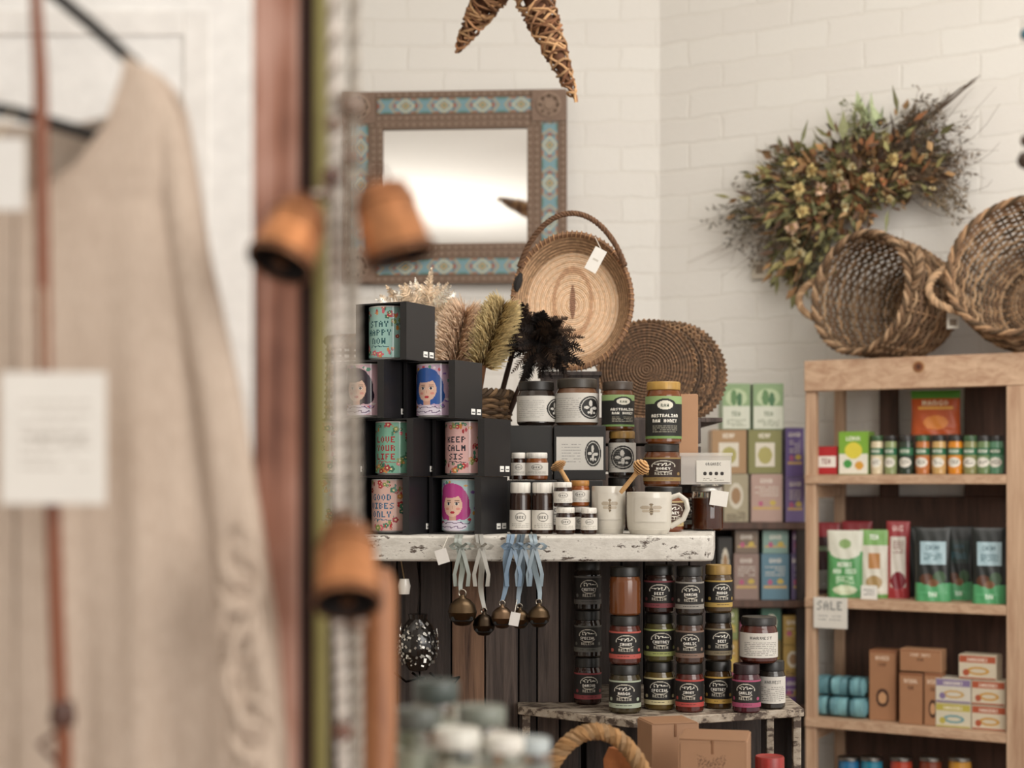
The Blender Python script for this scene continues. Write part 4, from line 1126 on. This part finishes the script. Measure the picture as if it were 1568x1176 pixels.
jingle('ribbon_jingle_bell', 769, 946, 17, 782, '#667c90', 2.55, '#6a5644'); jingle('ribbon_jingle_bell', 796, 948, 15, 798, '#748490', 2.565, '#5a4a38'); jingle('ribbon_jingle_bell', 825, 944, 17, 815, '#7d8c94', 2.545)
mb = MB(); p = P(788, 948, 2.52); mb.box(.016, .001, .022, p, PAPER, '#d8d4ce', ry=.2)
p2 = P(677, 852, 2.55); mb.box(.020, .001, .024, p2, PAPER, '#d8d4ce', ry=-.3); mb.tube([p2+Vector((0, 0, .01)), Vector((p2.x+.01, 2.57, ZT+.002))], .0007, MATTE, '#cfc8bc', 4); mb.tube([p+Vector((0, 0, .01)), p+Vector((.004, .02, .03))], .0007, MATTE, '#cfc8bc', 4); mb.build('bell_price_tag')
mb = MB(); c = P(640, 985, 2.62); rm = .034
mb.lathe([(0, -.05), (rm*.5, -.045), (rm*.95, -.02), (rm, .005), (rm*.75, .03), (rm*.45, .042), (rm*.5, .05), (0, .052)], GLOSS, '#1c1816', 28, Matrix.Translation(c), sx=1, sy=1)
for i in range(110):
    a = R.uniform(math.pi, 2*math.pi)+R.uniform(-.4, .4); t = R.uniform(-.036, .036); rr = rm*(1-(t/.055)**2)**.5+.001
    q = c+Vector((rr*math.cos(a), rr*math.sin(a), t))
    mb.box(R.uniform(.002, .006), .001, R.uniform(.002, .005), q, METAL, R.choice(['#e8e6e0', '#bcb8b0', '#8a867e']), rz=a+math.pi/2, ry=R.uniform(0, 1))
mb.tube([c+Vector((0, 0, .05)), c+Vector((.003, .01, .1)), c+Vector((-.005, .06, .14)), Vector((c.x-.005, 2.74, c.z+.145))], .0018, METAL, '#2a2624', 6)
for k in range(3): mb.tube([c+Vector((-.04+.03*k, 0, -.05)), c+Vector((-.02+.03*k, -.005, -.065)), c+Vector((.01+.03*k, 0, -.058)), c+Vector((.015+.02*k, .03, -.08)), c+Vector((0.01, .115, -.09))], .0024, METAL, '#221e1c', 6)
mb.build('mosaic_lantern')
mb = MB(); c = P(619, 897, 2.62); mb.lathe([(0, -.014), (.009, -.014), (.011, 0), (.008, .012), (0, .013)], GLOSS, '#d8d2c8', 16, Matrix.Translation(c))
mb.tube([c+Vector((0, 0, .012)), Vector((c.x-.004, 2.60, ZT-.042))], .0012, METAL, '#b8a888', 5); mb.build('hanging_ornament')

# ---------------------------------------------------------------- lower foreground
mb = MB(); mb.span((-.05, 1.93, .675), (.50, 2.47, .70), BROWNW)
for (x, y) in ((-.04, 1.94), (.46, 1.94), (-.04, 2.43), (.46, 2.43)): mb.span((x, y, 0), (x+.035, y+.035, .675), BROWNW)
mb.build('low_display_table', bevel=.003)
bxc = XX(912, 2.1)
mb = MB(); T = Matrix.Translation((bxc, 2.1, .7045)); wicker(mb, [(.065, 0), (.08, .06), (.088, .15)], T, 24, 22, ('#9c7446', '#b98f60', '#7d5834'), .0036, .003)
hp = [(.084*math.cos(a), 0, .15+.152*math.sin(a)) for a in [math.pi*(1-k/10) for k in range(11)]]
braid(mb, hp, .0105, ('#8c6a44', '#745434', '#a3825c'), T, turns=12, n=90)
for (dx, dz, rz_) in ((.028, .255, .2), (.048, .248, -.3)):
    mb.lathe([(0, -.02), (.012, -.015), (.016, 0), (.012, .018), (0, .022)], FIBRE, '#a8683c', 16, T @ Matrix.Translation((dx, .03, dz)) @ Matrix.Rotation(rz_, 4, 'Y'), sy=.35)
    mb.tube([(dx, .03, dz-.018), (dx*.5, .02, .01)], .004, FIBRE, '#a8683c', 8, M=T)
mb.build('handled_wicker_basket')
def kraft(name, x0, x1, y, d, zt, rz, cv=None):
    w = x1-x0; mb = MB(Matrix.Translation(((x0+x1)/2, y, .7005)) @ Matrix.Rotation(rz, 4, 'Z')); h = zt-.7005
    mb.span((-w/2, -d/2, 0), (w/2, d/2, h), PAPER, '#a27c5e')
    mb.span((-w/2+.002, -d/2-.001, h), (w/2-.002, d/2, h+.0015), PAPER, '#946e50')
    mb.span((-.002, -d/2-.0015, h-.02), (.002, -d/2, h), PAPER, '#7d5638')
    if cv: mb.flat(cv, (-w/2+.004, -d/2-.0012, h-.05), (w-.008, 0, 0), (0, 0, .045))
    mb.build(name, bevel=.0012)
kraft('kraft_carton', XX(985, 2.40), XX(1060, 2.40), 2.40, .07, ZZ(1103, 2.40), rad(14))
cv = CV(80, 34, '#a27c5e')
for k in range(7): cv.script(22+k*5, 26+k*5, 22-abs(3-k), 7, '#6a4c38', 1, k)
kraft('kraft_carton', XX(1045, 2.22), XX(1150, 2.22), 2.24, .09, ZZ(1133, 2.2), rad(-12), cv)
jar('jam_jar', XX(1182, 2.38), 2.40, .7005, .024, ZZ(1157, 2.40)-.7005, '#7a1c18', '#902a24')

# slim stand with glass jars close to camera
mb = MB(); ZS = 1.09
xa_, xb_ = XX(592, 1.04), XX(850, 1.04)
mb.span((xa_, 1.03, ZS-.015), (xb_, 1.24, ZS), ORANGEW)
xs = XX(580, 1.05)
mb.lathe([(0, 0), (.0118, 0), (.0118, 1.278), (.008, 1.289), (0, 1.291)], ORANGEW, '#ffffff', 24, Matrix.Translation((xs, 1.05, 0)))
for (x, y) in ((xb_-.016, 1.035), (xb_-.016, 1.22), (xa_+.002, 1.22)): mb.span((x, y, 0), (x+.014, y+.014, ZS-.015), ORANGEW)
mb.build('slim_wooden_stand', bevel=.0015)
for (px, y, r, h, c, ld, fl_) in ((640, 1.09, .0175, .098, '#eef0ea', '#5a5e58', '#d0d4c0'), (700, 1.075, .0175, .086, '#f0f2ec', '#d8d6cc', '#e0dccb'), (738, 1.13, .0185, .094, '#f0f0ea', '#7a7e74', '#d8d6c4'), (772, 1.085, .0150, .080, '#eeeee8', '#dad6cc', '#e8e2d2'), (668, 1.15, .018, .110, '#e8ece4', '#4a524e', '#ccd2c0'), (815, 1.12, .014, .072, '#e0e4e2', '#b0b8b8', '#d4d8d0')):
    jar('small_glass_jar', XX(px, y), y, ZS+.0005, r, h, c, ld, None, bodymat=GLASS, lidmat=SATIN, fill=fl_, lidf=.14)

# ---------------------------------------------------------------- foreground door, post, garment
mb = MB(); yd = 1.29
xr = XX(386, yd)
mb.span((-1.25, yd, 0), (xr, yd+.035, 2.5), MATTE, '#eeece8')
def frame(x0, x1, z0, z1):
    t = .0025; w = .022
    for a, b in (((x0, z0), (x0+w, z1)), ((x1-w, z0), (x1, z1)), ((x0+w, z0), (x1-w, z0+w)), ((x0+w, z1-w), (x1-w, z1))):
        mb.span((a[0], yd-t, a[1]), (b[0], yd, b[1]), MATTE, '#ebe8e3')
frame(-.62, xr-.035, .95, ZZ(15, yd)); frame(-.62, xr-.035, .15, .85); frame(-1.2, -.68, .15, ZZ(15, yd))
mb.build('door_1', bevel=.002)
yp = .95
mb = MB()
mb.span((XX(386, yp), yp, 0), (XX(456, yp), yp+.05, 3.3), REDW)
mb.span((XX(456, yp), yp+.006, 0), (XX(480, yp), yp+.05, 3.3), MATTE, '#341c15')
mb.span((XX(480, yp), yp, 0), (XX(494, yp), yp+.03, 3.3), MATTE, '#857c48')
mb.build('wooden_door_post', bevel=.002)
mb = MB()
braid(mb, [P(514, -1100, .93), P(512, 0, .93), P(516, 500, .93), P(520, 900, .93), P(528, 1250, .93)], .0040, ('#b4a79a', '#cdc4ba'), None, 60, 260)
braid(mb, [P(541, -1100, .95), P(542, 0, .95), P(540, 500, .95), P(545, 900, .95), P(548, 1250, .95)], .0032, ('#bfb5a8', '#988c80'), None, 60, 260)
for (px, py, r) in ((538, 160, 20), (512, 190, 15), (508, 270, 16), (497, 295, 14), (540, 240, 14), (522, 790, 17), (548, 955, 14), (525, 1120, 16)):
    mm = r*.94/F
    mb.lathe([(0, -mm), (mm*.8, -mm*.6), (mm, 0), (mm*.8, mm*.6), (0, mm)], GLOSS, R.choice(['#6a4434', '#7a6454', '#5a3a2c']), 16, Matrix.Translation(P(px, py, .925)))
mb.build('beaded_rope_strand')
def cowbell(px, py, w, h, tilt, y=.90, fw=0):
    mb = MB(); s = y/F; r = w*s/2; hh = h*s
    M = Matrix.Translation(P(px, py, y)) @ Matrix.Rotation(tilt, 4, 'Y') @ Matrix.Rotation(fw, 4, 'X') @ Matrix.Translation((0, 0, -hh/2))
    pr = [(r*.90, 0), (r*.99, -.0005), (r*1.0, .002), (r*.95, hh*.12), (r*.88, hh*.5), (r*.82, hh*.8), (r*.70, hh*.94), (r*.3, hh), (0, hh*1.01)]
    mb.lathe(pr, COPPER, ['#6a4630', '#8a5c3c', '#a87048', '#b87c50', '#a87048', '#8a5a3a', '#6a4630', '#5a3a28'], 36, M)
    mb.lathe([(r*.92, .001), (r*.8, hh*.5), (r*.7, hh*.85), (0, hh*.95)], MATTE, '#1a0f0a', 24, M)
    for z, q in ((hh*.06, 1.0), (hh*.72, .85)): mb.tube([(r*q*math.cos(a), r*q*math.sin(a), z) for a in [2*math.pi*k/36 for k in range(36)]], .0009, COPPER, '#6a4630', 5, closed=True, M=M)
    n = 14
    mb.tube([(r*.26*math.cos(a), 0, hh+r*.22+r*.26*math.sin(a)) for a in [2*math.pi*k/n for k in range(n)]], .0012, COPPER, '#6a4028', 6, closed=True, M=M)
    mb.tube([(0, 0, hh*.9), (.001, 0, hh*.3), (0, 0, hh*.05)], .0008, METAL, '#3a3028', 5, M=M)
    mb.lathe([(0, -.002), (.004, 0), (.003, .004), (0, .006)], COPPER, '#5a3a24', 10, M)
    t = M @ Vector((0, 0, hh+r*.45)); mb.tube([t, P(520, py-h*.62, .932)], .0012, MATTE, '#c8bdae', 5)
    mb.build('copper_bell', ang=50)
cowbell(447, 360, 104, 112, rad(18), .90, rad(-24))
cowbell(597, 338, 110, 120, rad(-16), .90, rad(-6))
cowbell(531, 865, 104, 138, rad(-5), .895, rad(-34))

def garment():
    yg = .93
    cxp = 22
    rp = [(85, 196), (100, 235), (125, 258), (160, 274), (250, 290), (400, 312), (520, 338), (620, 362), (760, 384), (900, 404), (1000, 412), (1100, 412), (1300, 414)]
    nk = [(85, 172), (120, 166), (190, 142), (250, 98), (280, 58), (292, 28), (300, 0)]
    def edge(py): return np.interp(py, [a for a, b in rp], [b for a, b in rp])-cxp
    def neck(py): return np.interp(py, [a for a, b in nk], [b for a, b in nk]) if py < 300 else 0.0
    pys = list(np.linspace(85, 300, 30))+list(np.linspace(312, 1500, 90))
    emp = bpy.data.objects.new('linen_top_on_hanger', None); bpy.context.collection.objects.link(emp)
    for side in (1, -1):
        mb = MB(); pts = []
        for py in pys:
            row = []; a, b = neck(py), edge(py)
            for i in range(61):
                u = i/60; x = a+(b-a)*u
                dn = max(0, (py-250)/900)
                fold = .0038*dn*math.sin(x*.045+py*.0016+side)+.0012*dn*math.sin(x*.10-py*.003+1)+.0008*math.sin(x*.03+py*.011)
                y = yg+fold+.028*max(0, u)**5
                row.append(P(cxp+side*x, py, yg)+Vector((0, y-yg, 0)))
            pts.append(row)
        mb.grid(pts, LINEN, '#ffffff')
        mb.tube([P(cxp+side*b, a, yg-.001) for a, b in nk], .0014, LINEN, '#ffffff', 6)
        pts = []
        for j in range(30):
            row = []
            for i in range(40):
                q = i/39; x = 190*q; top = 88+85*(1-q**2)**.8
                py = top+(1500-top)*(j/29)**1.5
                row.append(P(cxp+side*x*(edge(max(py, 125))/190 if py > 125 else 1), py, yg)+Vector((0, .035-.02*q**4, 0)))
            pts.append(row)
        mb.grid(pts, LINEN, '#ffffff')
        sp_ = [P(cxp+side*x, py, yg+.016) for py, x in ((118, 214), (200, 235), (400, 268), (600, 310), (780, 338), (950, 358), (1150, 368), (1420, 366))]
        n = 60; vs = []; ns = 20
        for k in range(n):
            t = k/(n-1)*(len(sp_)-1); i = min(int(t), len(sp_)-2); p = sp_[i].lerp(sp_[i+1], t-i)
            rr = np.interp(k, [0, 6, 30, 59], [.005, .011, .0165, .019])
            row = []
            for q in range(ns+1):
                a = 2*math.pi*(q % ns)/ns; w_ = 1+.18*math.sin(4*a+k*.13)*(k/n)
                row.append(p+Vector((rr*w_*math.cos(a), rr*.9*w_*math.sin(a), 0)))
            vs.append(row)
        mb.grid(vs, LINEN, '#ffffff')
        mb.build('fabric_side_%s' % ('a' if side > 0 else 'b'), solid=.0012, parent=emp, ang=80)
    # loose knitted fringe loops at the cuff
    mb = MB()
    for k in range(9):
        x0 = 338+k*3+R.uniform(-6, 10); y0 = 800+k*38
        lp = [P(x0+26+30*math.cos(a)*(1 if k % 2 else .8), y0+50+46*math.sin(a), .898+.004*math.sin(a*2+k)) for a in [2*math.pi*j/18 for j in range(18)]]
        mb.tube(lp, .0030, LINEN, '#ffffff', 8, closed=True)
        mb.tube([P(x0+30, y0+90, .900), P(x0+20+8*math.sin(k), y0+140, .902), P(x0+34, y0+185, .902)], .0034, LINEN, '#ffffff', 8)
    mb.build('knit_loops', parent=emp)
    mb = MB(); BKH = '#15110f'
    y = yg+.014
    hub = P(22, -50, y)
    mb.tube([P(22-192, 100, y), P(22-120, 45, y), P(22-50, -18, y), hub, P(22+50, -18, y), P(22+120, 40, y), P(22+186, 100, y)], .0042, SATIN, BKH, 10)
    mb.tube([P(22-192, 100, y), P(22-125, 150, y), P(22, 172, y), P(22+125, 208, y), P(22+150, 190, y), P(22+186, 100, y)], .0042, SATIN, BKH, 10)
    mb.tube([hub, Vector((hub.x, y, 1.675))]+[Vector((hub.x+.018*math.sin(a), y, 1.70-.018*math.cos(a))) for a in [0.3*k for k in range(1, 15)]], .0018, METAL, '#9a9a98', 6)
    mb.build('hanger', parent=emp)
garment()
mb = MB(); mb.tube([Vector((-1.0, .944, 1.702)), Vector((XX(384, yp)-.001, .96, 1.702))], .0085, METAL, '#3a3634', 14)
mb.tube([Vector((-1.0, .944, 1.702)), Vector((-1.0, .944, 0))], .0085, METAL, '#3a3634', 14); mb.lathe([(0, 0), (.12, 0), (.12, .01), (0, .012)], METAL, '#3a3634', 24, Matrix.Translation((-1.0, .944, 0)))
mb.build('clothes_rail')
mb = MB(); mb.tube([Vector((XX(52, .9), .90, 1.69))]+[P(x, y, .893) for x, y in ((55, 0), (62, 120), (64, 300), (68, 560), (80, 760), (86, 940), (92, 1080), (98, 1140), (94, 1300))], [.0034]*2+[.0042]*3+[.0048]*5, SATIN, '#7a4326', 10)
p = P(96, 1095, .893); mb.lathe([(0, -.01), (.007, -.006), (.008, 0), (.006, .008), (0, .01)], SATIN, '#4a2a1c', 12, Matrix.Translation(p))
mb.tube([P(90, 1120, .893), P(60, 1140, .893), P(85, 1165, .893), P(110, 1190, .893)], .002, SATIN, '#4a2a1c', 6)
mb.build('leather_strap')
cv = CV(50, 62, '#dfdad2')
cv.lines(9, 43, 14, 48, '#a79d92', 5, .9); cv.lines(12, 40, 30, 34, '#8a8074', 2)
def tag(name, x0, y0, x1, y1, y, cv, top):
    a = P(x0, y1, y); b = P(x1, y0, y); mb = MB()
    mb.span((a.x, y, a.z), (b.x, y+.0012, b.z), PAPER, '#dfdad2'); mb.flat(cv, (a.x, y-.0006, a.z), (b.x-a.x, 0, 0), (0, 0, b.z-a.z))
    mb.tube([Vector(((a.x+b.x)/2-.005, y, b.z-.004)), P(top[0], top[1], y+.012)], .0009, MATTE, '#c8b8a0', 5)
    mb.build(name, bevel=.0008)
tag('swing_tag', 2, 570, 162, 772, .872, cv, (66, 440)); tag('swing_tag', -40, 212, 38, 322, .885, CV(10, 10, '#dcd8d2'), (20, 172))

# small hanging mobile at the right edge of view
mb = MB(); yq = 1.5
x = XX(1573, yq)
mb.tube([Vector((x, yq, 3.3)), Vector((x, yq, ZZ(290, yq)))], .0007, MATTE, '#b0a89c', 5)
for (py, r, c) in ((-160, 14, '#2f7fa0'), (52, 11, '#4a7f94'), (215, 11, '#5a4438'), (245, 16, '#4a3a30')):
    mm = r*yq/F; mb.lathe([(0, -mm), (mm*.75, -mm*.6), (mm, 0), (mm*.75, mm*.6), (0, mm)], GLOSS, c, 14, Matrix.Translation(P(1573, py, yq)))
mb.build('hanging_bead_mobile')

# ---------------------------------------------------------------- light, world, camera
w = bpy.data.worlds.new('soft_daylight'); bpy.context.scene.world = w; w.use_nodes = True
bg = w.node_tree.nodes['Background']; bg.inputs[0].default_value = (1.0, .965, .92, 1); bg.inputs[1].default_value = 1.0
def area(name, loc, tgt, size, e, c=(1, .96, .91)):
    l = bpy.data.lights.new(name, 'AREA'); l.shape = 'RECTANGLE'; l.size = size[0]; l.size_y = size[1]; l.energy = e; l.color = c
    o = bpy.data.objects.new(name, l); bpy.context.collection.objects.link(o); o.location = loc
    o.rotation_euler = (Vector(tgt)-Vector(loc)).to_track_quat('-Z', 'Y').to_euler(); return o
area('overhead_soft_light', (.9, 2.6, 3.2), (-.3, 4.4, 1.3), (1.8, 1.4), 50)  # soft area light added just under the ceiling, no window opening there
area('assumed_front_light', (2.6, -.8, 2.4), (.2, 3.6, 1.2), (2.6, 2.0), 88)  # added area light for assumed daylight from upper right
area('ceiling_fill', (-1.2, .6, 2.6), (-1.0, .8, 3.3), (1.6, 1.2), 16)  # added fill, no such lamp known; brightens the ceiling the mirror reflects
cam = bpy.data.cameras.new('camera'); co = bpy.data.objects.new('camera', cam); bpy.context.collection.objects.link(co)
co.location = (0, 0, EYE); co.rotation_euler = (rad(90), 0, 0)
cam.sensor_width = 36; cam.lens = 54; cam.shift_y = 147/1568
cam.dof.use_dof = True; cam.dof.focus_distance = 2.68; cam.dof.aperture_fstop = 3.8; cam.clip_start = .05
bpy.context.scene.camera = co
try:
    bpy.context.scene.view_settings.view_transform = 'Standard'
except Exception: pass
